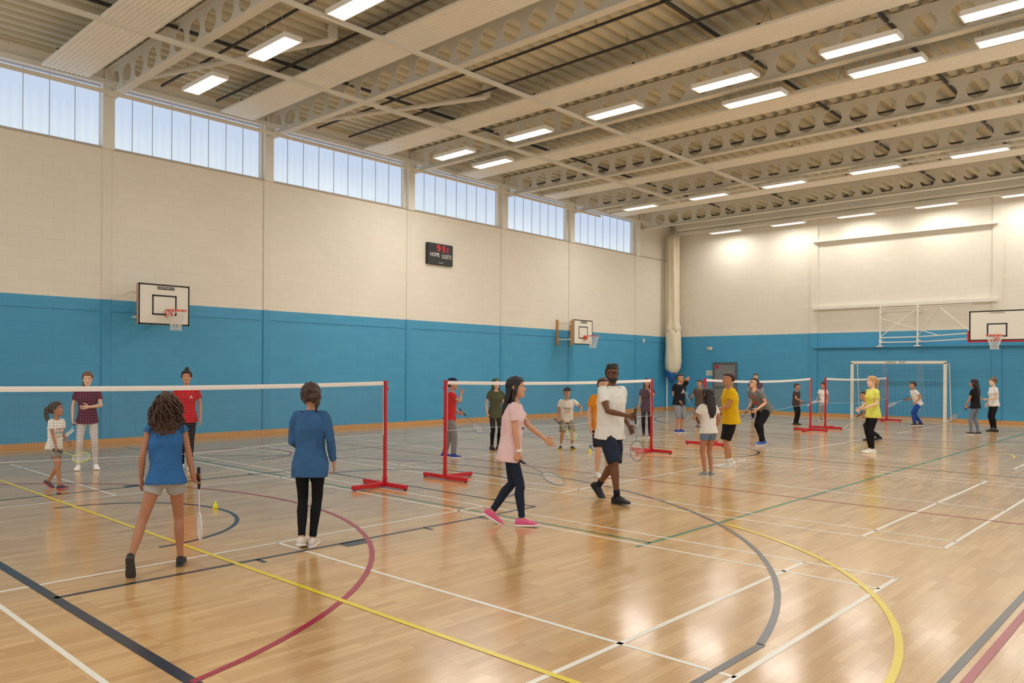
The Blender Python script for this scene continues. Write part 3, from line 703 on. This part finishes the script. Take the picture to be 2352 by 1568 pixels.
    for i in range(2):
        kn,an=knees[i]; hpj=HP[i]
        tube(body,[hpj,hpj.lerp(kn,.3),hpj.lerp(kn,.7),kn.lerp(hpj,.06),kn,kn.lerp(an,.1),kn.lerp(an,.3)-V((0,.014,0))*s,kn.lerp(an,.55)-V((0,.006,0))*s,kn.lerp(an,.8),an],[.084*g*s,.078*g*s,.063*g*s,.053*s,.051*s,.047*s,.055*g*s,.044*s,.034*s,.034*s],14)
        fd=feet[i][1]; fu=(Z-fd*Z.dot(fd)).normalized(); 
        tube(body,[an-fd*.03*s-fu*.035*s,an+fd*.05*s-fu*.045*s,an+fd*.14*s-fu*.06*s],[.028*s,.03*s,.022*s],10)
        el,wr,fa,h,t,n,cur=arms[i]; sh=SH[i]; ar=.9 if fem else 1.0
        tube(body,[sh-Rv*(1 if i==0 else -1)*.02*s,sh.lerp(el,.12),sh.lerp(el,.5),el,el.lerp(wr,.25),wr.lerp(el,.3),wr],[.045*ar*g*s,.05*ar*g*s,.043*ar*g*s,.036*ar*s,.038*ar*s,.03*ar*s,.024*ar*s],12)
        rings=[]; hs_=s
        for q,a_,b_ in ((-.015,.022,.018),(.01,.026,.017),(.035,.036,.016),(.065,.041,.014),(.088,.04,.012),(.094,.03,.008)):
            rings.append(ring(wr+h*q*hs_,t,n,a_*hs_,b_*hs_,14,2.6))
        loft(body,rings)
        for to,Lf,rr,dc in ((.031,.072,.0086,-6),(.0105,.082,.0088,0),(-.0105,.076,.0084,4),(-.031,.06,.0075,9)):
            p=wr+h*.084*hs_+t*to*hs_; pts=[p-h*.012*hs_,p]; ang=0; rad=[rr*hs_,rr*hs_]
            for q,w_ in ((.45,.9),(.3,.82),(.25,.7)):
                ang+=lr(min(88,cur+dc)); dd=h*math.cos(ang)+n*math.sin(ang); p=p+dd*Lf*q*hs_; pts.append(p); rad.append(rr*w_*hs_)
            tube(fing,pts,rad,8,hint=t)
        p=wr+h*.022*hs_+t*.028*hs_; grip=cur>50
        d1=(h*.55+t*.75+n*.25).normalized(); d2=(h*.75+t*.25+n*.6).normalized() if grip else (h*.85+t*.4+n*.2).normalized()
        d3=(h*.5+n*.85-t*.1).normalized() if grip else d2
        tube(fing,[p-d1*.008*hs_,p+d1*.03*hs_,p+d1*.03*hs_+d2*.03*hs_,p+d1*.03*hs_+d2*.03*hs_+d3*.024*hs_],[.014*hs_,.011*hs_,.0095*hs_,.008*hs_],8,hint=n)
    tab_loft(body,HEAD,HC,hx,hy,hz,k)
    P=lambda a,b,c: HC+hx*a*k+hy*b*k+hz*c*k
    tube(body,[P(0,.083,.012),P(0,.098,-.008),P(0,.109,-.026)],[.008*k,.010*k,.0125*k],8)
    for sg in (-1,1):
        ball(body,P(sg*.009,.1,-.029),.009*k,8)
        ball(body,P(sg*.073,-.008,-.006),1,10,sc3=(.010*k,.019*k,.031*k),M=Matrix((hx,hy,hz)).transposed())
        tube(body,[P(sg*.012,.088,.02),P(sg*.034,.083,.022),P(sg*.052,.068,.016)],.007*k,6)
    tube(body,[P(-.02,.086,-.052),P(0,.094,-.051),P(.02,.086,-.052)],.008*k,6)
    bmesh_me=remesh(body,vox*.85,sm=2)
    b2=bmesh.new(); b2.from_mesh(bmesh_me); tmp=bpy.data.meshes.new('f'); bmesh.ops.recalc_face_normals(fing,faces=fing.faces[:]); fing.to_mesh(tmp); fing.free(); b2.from_mesh(tmp)
    me=bpy.data.meshes.new('person'); b2.to_mesh(me); b2.free()
    sk=skinm('%d_%d_%d'%skin,skin)
    ob=objm('person',me,sk,None,True,(x,y,0),(0,0,rotz),label=label,category='person')
    irism=mat('iris_dark',srgb(50,34,24),.3); scl=mat('eye_white',srgb(222,216,208),.3)
    for sg in (-1,1):
        bm=bmesh.new(); ball(bm,P(sg*.031,.0755,.001),.0115*k,10); ball(bm,P(sg*.031,.0835,.001),.0052*k,8,mi=1); finish('eye',bm,[scl,irism],parent=ob,smooth=True)
        bm=bmesh.new(); tube(bm,[P(sg*.016,.0935,.021),P(sg*.034,.0895,.026),P(sg*.052,.074,.02)],[.0032*k,.0034*k,.002*k],6); finish('eyebrow',bm,hairm('brow',(48,34,26)),parent=ob,smooth=True)
    bm=bmesh.new(); tube(bm,[P(-.022,.0885,-.0525),P(-.008,.0985,-.05),P(0,.1,-.051),P(.008,.0985,-.05),P(.022,.0885,-.0525)],[.003*k,.0055*k,.0055*k,.0055*k,.003*k],8)
    finish('mouth',bm,mat('lips_%d'%skin[0],srgb(int(skin[0]*.8),int(skin[1]*.6),int(skin[2]*.62)),.4),parent=ob,smooth=True)
    hm=hairm('%d_%d_%d'%hairc,hairc); bm=bmesh.new(); curls=None
    if hair!='capped':
        T=CAP if hair!='short' else [(-.04,.066,-.035,-.088)]+[(q[0],q[1],q[2],q[3]) for q in CAP[1:]]
        tab_loft(bm,T,HC,hx,hy,hz,k)
    else:
        tab_loft(bm,CAP[:5],HC,hx,hy,hz,k)
    amp=.008; dn=-Z
    if fem and hair!='capped':
        for sg in (-1,1): tube(bm,[P(sg*.04,.078,.075),P(sg*.068,.052,.05),P(sg*.078,.02,.015),P(sg*.072,-.02,-.015)],[.012*k,.014*k,.014*k,.012*k],8)
    if hair=='long':
        a=P(0,-.06,.02); b=P(0,-.085,-.08); c=b+V((0,-.03,-.14))*k; d=NB+V(-F)*.12*s+dn*.2*s
        rr=[]
        for pt,wa,wb in ((a,.078,.05),(b,.086,.045),(c,.09,.04),(d,.078,.032),(d+dn*.09*s,.04,.015)): rr.append(ring(pt,hx,F,wa*k,wb*k,16))
        loft(bm,rr); amp=.014
        for sg in (-1,1): tube(bm,[P(sg*.07,.02,.03),P(sg*.083,-.005,-.05),P(sg*.078,-.03,-.13),NB+Rv*sg*.08*s-F*.03*s-S*.06*s],[.016*k,.022*k,.026*k,.016*k],8)
    elif hair=='pony':
        tube(bm,[P(0,-.1,.045),P(.02,-.145,.03),P(.045,-.15,-.05),P(.06,-.135,-.15),P(.06,-.12,-.25)],[.026*k,.034*k,.036*k,.03*k,.01*k],10)
    elif hair=='bun':
        ball(bm,P(0,-.045,.135),.04*k,12)
    elif hair=='lowbun':
        ball(bm,P(0,-.125,-.02),.048*k,12); amp=.016
        tube(bm,[P(.02,-.13,-.03),P(0.03,-.145,-.08),P(0.025,-.135,-.13),P(.02,-.12,-.17)],[.03*k,.026*k,.018*k,.006*k],8); tube(bm,[P(-.05,-.1,.06),P(0,-.135,.05),P(.05,-.11,.02)],[.02*k,.024*k,.018*k],8)
        for sg in (-1,1): tube(bm,[P(sg*.075,0,.03),P(sg*.084,-.02,-.03),P(sg*.07,-.06,-.08)],[.018*k,.022*k,.014*k],8)
    elif hair=='curly':
        for zz,ww_ in ((-.03,1.0),(-.1,1.15),(-.17,1.3),(-.24,1.15)): ball(bm,P(0,-.06,zz),.085*k,12,sc3=(1.1*ww_,.66*ww_,.8))
        amp=.02; curls=bmesh.new(); rnd=random.Random(3)
        for i in range(150):
            t=rnd.uniform(0,2*math.pi); z0=rnd.uniform(-.08,.11); rr0=.05+.035*min(1,max(0,(.13-z0)/.08)); 
            bx,by=math.cos(t)*rr0,math.sin(t)*rr0*1.15-.02
            if by>.03 and z0<.07: by=-.02
            Ln=rnd.uniform(.1,.24); ph=rnd.uniform(0,6.28); hr=rnd.uniform(.008,.014); pts=[];rad=[]; ox,oy=math.cos(t),min(0.2,math.sin(t))
            m_n=14
            for q in range(m_n):
                u=q/(m_n-1); sp=.07*u**.7; an_=ph+u*Ln*75
                pts.append(P(bx+ox*sp+hr*math.cos(an_),by+oy*sp*.8+hr*math.sin(an_),z0-u*Ln+.015*math.sin(u*3.1))); rad.append((.0085*(1-.55*u))*k)
            tube(curls,pts,rad,5)
    elif hair=='tall':
        for i in range(9): ball(bm,P(-.05+.0125*i,.02+.03*math.sin(i*2.1),.11),.026*k,8)
    hmesh=remesh(bm,vox*.95,amp=amp*k,freq=34,sm=1,seed=PN,zs=.25)
    if curls is not None:
        tmp=bpy.data.meshes.new('cu'); bmesh.ops.recalc_face_normals(curls,faces=curls.faces[:]); curls.to_mesh(tmp); curls.free()
        b3=bmesh.new(); b3.from_mesh(hmesh); b3.from_mesh(tmp); b3.to_mesh(hmesh); b3.free()
    objm('hair',hmesh,hm,ob,True)
    if hair=='capped':
        capc=cloth('navy_cap',(34,44,70)) if 'navycap' in extras else cloth('black_cap',(28,28,30)); bm=bmesh.new()
        tab_loft(bm,[(.04,.088,.1,-.118),(.07,.088,.098,-.114),(.1,.074,.085,-.1),(.122,.05,.06,-.07),(.134,.02,.02,-.03)],HC,hx,hy,hz,k)
        rr=[]; 
        for yy,wa,th in ((.07,.075,.006),(.12,.07,.005),(.155,.05,.004),(.168,.02,.003)): rr.append(ring(P(0,yy,.045-.1*(yy-.07)),hx,hz,wa*k,th*k,14))
        loft(bm,rr); objm('cap',remesh(bm,max(.006,vox*.6),sm=1),capc,ob,True)
    if 'glasses' in extras:
        bm=bmesh.new()
        for sg in (-1,1):
            torus(bm,P(sg*.033,.099,.001),hx,hz,.024*k,.018*k,.0034*k,20,5); tube(bm,[P(sg*.058,.094,.006),P(sg*.078,.04,.006),P(sg*.079,-.01,.0)],.0026*k,5)
        tube(bm,[P(-.01,.104,.004),P(.01,.104,.004)],.0024*k,5); finish('glasses',bm,mat('matt_black_frame',srgb(14,14,16),.95,spec=.1),parent=ob)
    if 'beard' in extras:
        bm=bmesh.new(); tab_loft(bm,[(-.122,.018,.082,.04),(-.112,.035,.094,.02),(-.094,.049,.0975,.0),(-.072,.059,.0965,.0),(-.06,.0625,.0945,.0)],HC,hx,hy,hz,k)
        for sg in(-1,1): tube(bm,[P(sg*.058,.02,-.07),P(sg*.069,.005,-.02)],[.012*k,.006*k],8)
        objm('beard',remesh(bm,.007,sm=1),hm,ob,True)
    tm=cloth('%d_%d_%d'%topc,topc,.3 if top=='long' else .14); bm=bmesh.new()
    torso(bm,.013,hem,.53,loose,wst+.01 if fem else wst+.022)
    for i in range(2):
        el,wr=arms[i][0],arms[i][1]; sh=SH[i]; sg=1 if i==0 else -1
        i0=sh-Rv*sg*.075*s+S*.004*s; r0=.056*s
        if top=='long': tube(bm,[i0,sh-Rv*sg*.015*s,sh.lerp(el,.15),sh.lerp(el,.6),el,el.lerp(wr,.5),wr.lerp(el,.08)],[r0,.062*s*g,.062*s*g,.056*s*g,.050*s,.045*s,.037*s],12,round_end=False)
        elif top=='sleeveless': tube(bm,[i0,sh-Rv*sg*.015*s,sh.lerp(el,.16)],[r0,.06*s*g,.064*s*g],12,round_end=False)
        else: tube(bm,[i0,sh-Rv*sg*.015*s,sh.lerp(el,.15),sh.lerp(el,.58)],[r0,.061*s*g,.062*s*g,.062*s*g],14,round_end=False)
    if top in('polo','long'): tube(bm,[NB-S*.03*s,NB+S*.02*s],[.082*s,.066*s],14,round_end=False)
    smesh=remesh(bm,vox,amp=.011 if dist<14 else .008,freq=12,sm=1,seed=PN,flatn=True)
    so=objm('shirt' if top!='long' else 'denim_shirt',smesh,tm,ob,True)
    bmt=cloth('%d_%d_%d'%botc,botc); bm=bmesh.new()
    TSs=[q for q in TS if q[0]<=.09]; rings=[]
    lo={'shorts':.012,'trousers':.009,'leggings':.006}[bot]
    for z,a,b in TSs: rings.append(ring(Pv+S*z*s if z>0 else Pv+V((0,0,z))*s,Rv,F,(a*g+lo)*s,(b*g+lo)*s,22,2.35))
    loft(bm,rings)
    for i in range(2):
        kn,an=knees[i]; hpj=HP[i]
        if bot=='shorts':
            e_=frac; 
            if frac<=1: tube(bm,[hpj,hpj.lerp(kn,e_*.5),hpj.lerp(kn,e_)],[(.082*g+.010)*s,(.081*g+.016)*s,(.079*g+.02-.012*frac)*s],16,round_end=False)
            else: tube(bm,[hpj,hpj.lerp(kn,.5),kn,kn.lerp(an,frac-1)],[(.082*g+.012)*s,(.078*g+.016)*s,.074*s,.072*s],16,round_end=False)
        elif bot=='leggings': tube(bm,[hpj,hpj.lerp(kn,.3),hpj.lerp(kn,.7),kn,kn.lerp(an,.1),kn.lerp(an,.3)-V((0,.014,0))*s,kn.lerp(an,.55)-V((0,.006,0))*s,kn.lerp(an,.8),kn.lerp(an,.95)],[(.084*g+.006)*s,(.079*g+.006)*s,(.063*g+.007)*s,.058*s,.054*s,(.055*g+.007)*s,.051*s,.042*s,.042*s],14,round_end=False)
        else: tube(bm,[hpj,hpj.lerp(kn,.35),hpj.lerp(kn,.7),kn,kn.lerp(an,.4),kn.lerp(an,.98)],[(.084*g+.01)*s,(.08*g+.014)*s,(.07*g+.014)*s,.07*s,.066*s,.06*s],14,round_end=False)
    pm=remesh(bm,vox,amp=.003 if bot=='leggings' else .007,freq=14,sm=1,seed=PN+50,flatn=True); objm(bot,pm,bmt,ob,True)
    um=mat('shoe_%d_%d_%d'%shoe,srgb(*shoe),.6,var=.1,vscale=30); slm=mat('sole_%d_%d_%d'%sole,srgb(*sole),.6,var=.04)
    for i in range(2):
        an=knees[i][1]; fd=feet[i][1]; fu=(Z-fd*Z.dot(fd)).normalized(); fr=fd.cross(fu).normalized()
        secs=((-.080,.020,.05),(-.070,.031,.078),(-.04,.037,.097),(.0,.037,.102),(.04,.037,.095),(.075,.041,.074),(.115,.046,.06),(.15,.045,.05),(.178,.036,.04),(.195,.018,.028))
        bm=bmesh.new(); bm2=bmesh.new(); r1=[];r2=[]
        for f_,hw,tp in secs:
            r1.append(ring(an+(fd*f_+fu*(-.083+.012+(tp-.012)/2))*s,fr,fu,hw*s,(tp-.012)/2*s,16,2.6))
            r2.append(ring(an+(fd*f_*1.02+fu*(-.085+.0115+max(0,(f_-.13))*.12))*s,fr,fu,(hw+.003)*s,.0115*s,16,5))
        loft(bm,r1); loft(bm2,r2)
        so_=finish('shoe',bm,um,parent=ob,smooth=True); finish('sole',bm2,slm,parent=so_,smooth=True)
        if dist<14:
            bm=bmesh.new()
            for q in range(4): c=an+(fd*(.045+.02*q)+fu*(.012-.0085*q-.002))*s; tube(bm,[c-fr*.018*s,c+fu*.002*s,c+fr*.018*s],.0035*s,5)
            finish('laces',bm,slm,parent=so_)
        if socks:
            bm=bmesh.new(); kn=knees[i][0]; tube(bm,[an-fu*.02*s,an.lerp(kn,.12),an.lerp(kn,.2)],[.04*s,.039*s,.042*s],12,round_end=False); finish('sock',bm,cloth('sock_%d'%socks[0],socks),parent=ob,smooth=True)
    if prnt:
        tree=BVHTree.FromPolygons([v.co.copy() for v in smesh.vertices],[p.vertices[:] for p in smesh.polygons])
        for (txt,size,px,pz,pc,bk) in prnt:
            cu=bpy.data.curves.new('t','FONT'); cu.body=txt; cu.size=size; cu.align_x='CENTER'; cu.align_y='CENTER'
            o=bpy.data.objects.new('t',cu); C.objects.link(o); bpy.context.view_layer.update()
            mt=bpy.data.meshes.new_from_object(o.evaluated_get(bpy.context.evaluated_depsgraph_get())); bpy.data.objects.remove(o); mt.materials.clear()
            tb=bmesh.new(); tb.from_mesh(mt); bmesh.ops.triangulate(tb,faces=tb.faces[:]); bmesh.ops.subdivide_edges(tb,edges=[e for e in tb.edges if e.calc_length()>.03],cuts=2)
            for v in tb.verts:
                o3=Pv+Rv*(-v.co.x+px)*s+S*(pz+v.co.y)*s; hit=tree.ray_cast(o3+F*.6,-F)
                v.co=(hit[0]+F*.003) if hit[0] is not None else o3+F*.13
            tb.to_mesh(mt); tb.free(); objm('shirt_print',mt,cloth('print_%d_%d_%d'%pc,pc),so)
    if 'wristband' in extras:
        el,wr=arms[0][0],arms[0][1]; bm=bmesh.new(); tube(bm,[wr.lerp(el,.02),wr.lerp(el,.14)],[.029*s,.031*s],12,round_end=False); finish('wristband',bm,tapem,parent=ob,smooth=True)
    if 'strap' in extras:
        bm=bmesh.new()
        for sg in (-1,1): tube(bm,[Pv+S*.5*s+Rv*sg*.06*s-F*.06*s,Pv+S*.54*s+Rv*sg*.07*s,Pv+S*.45*s+Rv*sg*.06*s+F*.12*s,Pv+S*.2*s+Rv*sg*.02*s+F*.135*s],.012*s,6)
        finish('lanyard',bm,redm,parent=ob)
    Mw=Matrix.Translation((x,y,0))@Matrix.Rotation(rotz,4,'Z')
    for i,A in enumerate((R,L)):
        if 'r' in A:
            el,wr,fa,h,t,n,cur=arms[i]; gc=wr+(h*.088+n*.026)*s
            racket(Mw@gc,(Mw.to_3x3()@t),A.get('roll',.6),rk)
    return ob
LT=(214,168,138); TAN=(186,134,100); BRN=(120,80,56); PALE=(226,186,160)
BLK=(26,26,30); 
person(-11.83,3.88,1.25,48,'tee',(232,230,222),'shorts',(142,146,140),(176,124,92),'pony',(52,34,26),shoe=(70,62,70),sole=(220,90,90),R={'w':(.18,.22,.86),'r':(.1,.95,-.15),'p':(.4,-1,-.2)},L={'w':(-.17,.2,.95)},fR=(.08,.22,-8,0),fL=(-.08,-.22,25,0),lean=5,hy_=20,hp=-8,fem=True,label='child in white printed tee and grey shorts walking with racket',prnt=[('HAPPY',.07,0,.34,(200,90,100),0),('SUMMER',.06,0,.26,(60,140,160),0),('DAYS',.07,0,.18,(200,150,60),0)],frac=.6,rk='lime')
person(-13.68,5.01,1.66,0,'tee',(98,44,66),'leggings',(214,206,204),PALE,'pony',(120,82,56),R={'w':(.24,.08,.92),'r':(.2,.9,-.3)},L={'w':(-.02,.27,1.14),'p':(-.9,-.4,-.4),'t':(0,0,1)},fR=(.14,0,0,10),fL=(-.14,0,0,-10),fem=True,hp=6,label='person in maroon tee and pale leggings standing behind the net',rk='white')
person(-12.57,6.24,1.70,-4,'polo',(196,28,40),'leggings',(26,24,30),(196,144,112),'bun',(30,24,24),fR=(.07,-.03,0,5),fL=(-.06,0,0,-5),fem=True,label='person in red polo shirt and black leggings watching',prnt=[('A',.09,-.085,.36,(238,238,238),0)])
person(-6.52,3.05,1.52,176,'sleeveless',(50,100,152),'shorts',(166,160,152),(170,116,86),'curly',(72,46,32),shoe=(28,28,30),sole=(60,60,62),R={'w':(.27,.04,.87),'r':(.02,.12,-1),'roll':1.2,'c':66},L={'w':(-.24,.06,.9)},fR=(.14,.08,0,4),fL=(-.29,-.34,62,0,.03),lean=4,fem=True,hem=-.07,frac=.38,label='person with curly brown hair in blue top striding with racket',rk='white',loose=.022)
person(-6.33,4.42,1.60,170,'long',(56,94,136),'leggings',(22,24,28),(190,140,108),'lowbun',(62,40,28),shoe=(222,206,196),sole=(238,234,228),R={'w':(.25,.05,.91)},L={'w':(-.12,.24,1.04),'p':(-.4,-.9,-.4)},fR=(.03,.02,0,5),fL=(-.07,-.08,12,8),lean=3,fem=True,hem=-.17,hy_=25,label='person in denim shirt and black leggings seen from behind',loose=.022)
person(-5.69,6.67,1.66,84,'tee',(230,196,196),'leggings',(36,44,62),(206,152,116),'long',(24,20,22),shoe=(226,92,140),sole=(240,236,232),R={'w':(.2,.13,.86),'r':(.18,.9,-.42),'roll':.3},L={'w':(-.16,.40,1.02),'p':(-.4,-.6,-.8)},fR=(.06,.15,-2,0),fL=(-.06,-.22,30,0),lean=6,fem=True,hem=-.16,hp=-4,label='person in pale pink tee and dark leggings walking with racket',prnt=[('Nice',.1,.0,.33,(40,36,40),0),('work',.08,0,.25,(40,36,40),0)],extras=('wristband',),loose=.026,rk='grey')
person(-5.82,8.87,1.83,48,'polo',(230,228,220),'shorts',(40,48,64),(112,72,50),'tall',(20,16,16),shoe=(24,24,26),sole=(34,34,38),R={'w':(.06,.34,1.1),'r':(.1,.15,-1),'p':(.9,-.6,-.3),'roll':.9},L={'w':(-.22,.12,.95)},fR=(.09,.2,-4,0),fL=(-.09,-.28,42,0),lean=3,hy_=-35,hp=-4,frac=1.0,hem=-.12,girth=1.05,label='bearded person in white polo and navy shorts holding a racket',extras=('glasses','beard'),socks=(30,30,34),loose=.02,rk='grey')
person(-10.88,10.91,1.57,84,'tee',(200,30,36),'trousers',(128,126,130),(196,144,114),'capped',(50,36,28),shoe=(40,60,150),sole=(230,230,230),R={'w':(.1,.26,1.42),'p':(.9,.1,-.9),'c':40},L={'w':(-.2,.2,.95),'r':(.1,.7,-.7)},fR=(.09,.1,0,0),fL=(-.09,-.12,0,0),lean=5,label='person in red tee, navy cap and grey trousers by net post',extras=('navycap',),rk='blue')
person(-11.29,12.73,1.56,24,'tee',(74,78,48),'leggings',(26,26,28),PALE,'long',(24,84,70),shoe=BLK,sole=BLK,fem=True,label='person with green hair in olive tee and black leggings',hem=-.14)
person(-10.31,13.99,1.40,8,'tee',(226,222,212),'shorts',(140,128,112),TAN,'capped',(34,24,20),shoe=(30,30,34),sole=(220,210,40),R={'w':(.22,.16,.86),'r':(-.6,.5,-.6)},L={'w':(-.36,.2,1.0),'p':(-.6,-.6,.3)},fR=(.16,0,0,14),fL=(-.16,.05,0,-14),drop=.05,lean=10,hp=-12,frac=.95,label='child in white tee, khaki shorts and black cap ready to play',prnt=[('REAL',.09,0,.3,(60,56,60),0),('LIFE',.09,0,.2,(190,60,60),0)],socks=(225,225,220),rk='lime')
person(-7.22,10.77,1.62,20,'tee',(222,140,42),'shorts',(44,44,56),LT,'short',(60,42,30),shoe=(220,218,214),label='person in orange tee partly hidden behind a walking player',frac=.9)
person(-10.80,18.18,1.54,-6,'tee',(70,46,66),'leggings',(36,28,34),(178,128,98),'long',(30,22,20),shoe=(60,56,60),R={'w':(.22,.12,.88),'r':(-.1,.4,-.9),'roll':1.0},L={'w':(-.06,.2,1.44),'p':(-.9,.2,-.9),'c':40},fem=True,label='person in dark purple tee covering mouth with a hand',hem=-.14,rk='grey')
person(-10.96,20.17,1.66,42,'tee',(30,30,34),'shorts',(134,138,144),(190,136,104),'short',(36,26,22),shoe=(30,60,150),sole=(235,235,235),R={'w':(.1,.1,.95)},L={'w':(-.14,-.02,1.52),'p':(-.6,.9,.3),'c':40},frac=1.15,girth=1.08,label='person in black tee and grey shorts with an arm raised',prnt=[('A',.16,0,.3,(225,225,225),0)])
person(-11.37,22.22,1.48,-30,'tee',(92,78,66),'shorts',(96,102,120),TAN,'short',(40,28,24),shoe=(60,60,66),R={'w':(.22,.3,1.12),'r':(.45,.3,.85)},frac=1.0,label='child in brown tee holding a racket upright',rk='white')
person(-6.08,12.19,1.46,-140,'tee',(228,224,216),'shorts',(104,124,152),(176,122,92),'long',(30,20,18),shoe=(150,148,146),R={'w':(.22,.1,.94)},L={'w':(-.1,.3,1.15),'r':(-.1,.5,.85),'p':(-.9,-.4,-.5)},fR=(.07,0,0,5),fL=(-.07,.02,0,-5),fem=True,frac=.42,hem=-.06,label='child with long dark hair in white tee and denim shorts',rk='grey')
person(-6.36,13.59,1.72,-72,'tee',(220,176,24),'shorts',(28,28,32),TAN,'short',(52,34,26),shoe=(222,220,214),sole=(240,238,234),R={'w':(.2,.14,.96)},L={'w':(-.1,.32,1.05),'p':(-.6,-.7,-.6)},fR=(.08,-.04,0,0),fL=(-.08,.08,0,0),frac=.98,girth=1.05,hem=-.12,label='person in yellow tee and black shorts standing',socks=(228,226,220))
person(-7.77,18.42,1.74,-52,'tee',(112,116,116),'trousers',(26,26,30),LT,'short',(44,32,26),shoe=(50,90,170),sole=(230,230,230),R={'w':(.18,.36,.82),'r':(.2,.5,-.7)},L={'w':(-.2,.38,.86)},fR=(.14,-.06,0,10),fL=(-.14,.2,0,-10),drop=.05,lean=36,hp=-10,girth=1.05,label='person in grey tee with red lanyard bending forward with racket',extras=('strap','glasses'),rk='grey')
person(-12.1,27.84,1.66,0,'tee',(86,62,88),'trousers',(40,40,60),LT,'short',(48,34,26),shoe=(50,50,54),label='person in purple tee standing by the end wall')
person(-10.03,26.18,1.36,62,'tee',(58,34,30),'trousers',(28,28,30),TAN,'short',(36,26,22),shoe=BLK,sole=BLK,R={'w':(.16,.34,1.04),'r':(.1,.95,.1)},L={'w':(-.2,.1,.92)},label='child in dark brown tee and black trousers holding racket out',rk='grey')
person(-10.28,29.32,1.36,-20,'tee',(228,226,222),'shorts',(170,170,176),TAN,'bun',(34,26,24),shoe=(120,120,124),fem=True,R={'w':(.2,.2,1.0),'r':(.3,.8,-.3)},label='child in white top and pale shorts near end wall',rk='white')
person(-5.40,18.34,1.66,-58,'tee',(214,214,96),'leggings',(24,24,28),PALE,'pony',(186,144,92),shoe=(226,222,214),R={'w':(.18,.2,1.0)},L={'w':(-.12,.26,1.04)},fR=(.08,.0,0,5),fL=(-.08,.05,0,-5),fem=True,lean=2,label='person with blond ponytail in yellow tee and black leggings',hem=-.12)
person(-6.38,21.77,1.45,-66,'tee',(214,216,214),'trousers',(36,36,44),TAN,'short',(40,28,24),shoe=BLK,sole=BLK,R={'w':(.18,.34,.78),'r':(.1,.6,-.6)},L={'w':(-.18,.3,.8)},fR=(.12,-.2,10,0),fL=(-.12,.2,0,0),drop=.16,lean=32,label='child in white tee and dark trousers crouching with racket',rk='grey')
person(-7.18,29.0,1.52,-70,'tee',(226,226,224),'trousers',(38,72,150),TAN,'short',(36,26,22),shoe=BLK,sole=(230,230,230),R={'w':(.2,.34,.95),'r':(.1,.85,-.4)},L={'w':(-.2,.16,.92)},fR=(.12,-.14,0,0),fL=(-.12,.16,0,0),drop=.06,lean=20,label='child in white tee and blue trousers leaning forward',rk='white')
person(-5.02,26.02,1.57,-110,'tee',(28,26,30),'leggings',(110,124,142),TAN,'long',(26,20,20),shoe=(60,60,66),sole=(230,230,230),R={'w':(.2,.05,.92)},L={'w':(-.16,.22,.92),'r':(-.05,.75,-.6)},fR=(.09,-.06,0,0),fL=(-.09,.08,0,0),fem=True,label='person with long dark hair in black top and grey jeans',rk='grey')
person(-4.90,27.82,1.60,-62,'tee',(222,222,218),'leggings',(26,26,30),PALE,'bun',(110,80,56),shoe=BLK,sole=BLK,R={'w':(.22,.08,.92)},L={'w':(-.08,.24,1.06),'p':(-.6,-.7,-.6)},fem=True,label='person in white tee and black leggings standing by end wall')
# ============================================================ CAMERA
ca=bpy.data.cameras.new('camera'); co=bpy.data.objects.new('camera',ca); C.objects.link(co); sc.camera=co
f,yaw,pitch,roll,sx,sy,h=1788.4926,0.7855,-0.0005,0.0067,-145.1768,65.0476,1.7393
r=V((math.cos(yaw),math.sin(yaw),0)); d0=V((-math.sin(yaw),math.cos(yaw),0)); up0=V((0,0,1))
d=d0*math.cos(pitch)+up0*math.sin(pitch); up=up0*math.cos(pitch)-d0*math.sin(pitch)
r2=r*math.cos(roll)+up*math.sin(roll); u2=up*math.cos(roll)-r*math.sin(roll)
M=Matrix((r2,u2,-d)).transposed().to_4x4(); M.translation=V((0,0,h)); co.matrix_world=M
ca.sensor_width=36; ca.lens=f*36/2352; ca.shift_x=-sx/2352; ca.shift_y=sy/2352; ca.clip_start=.05
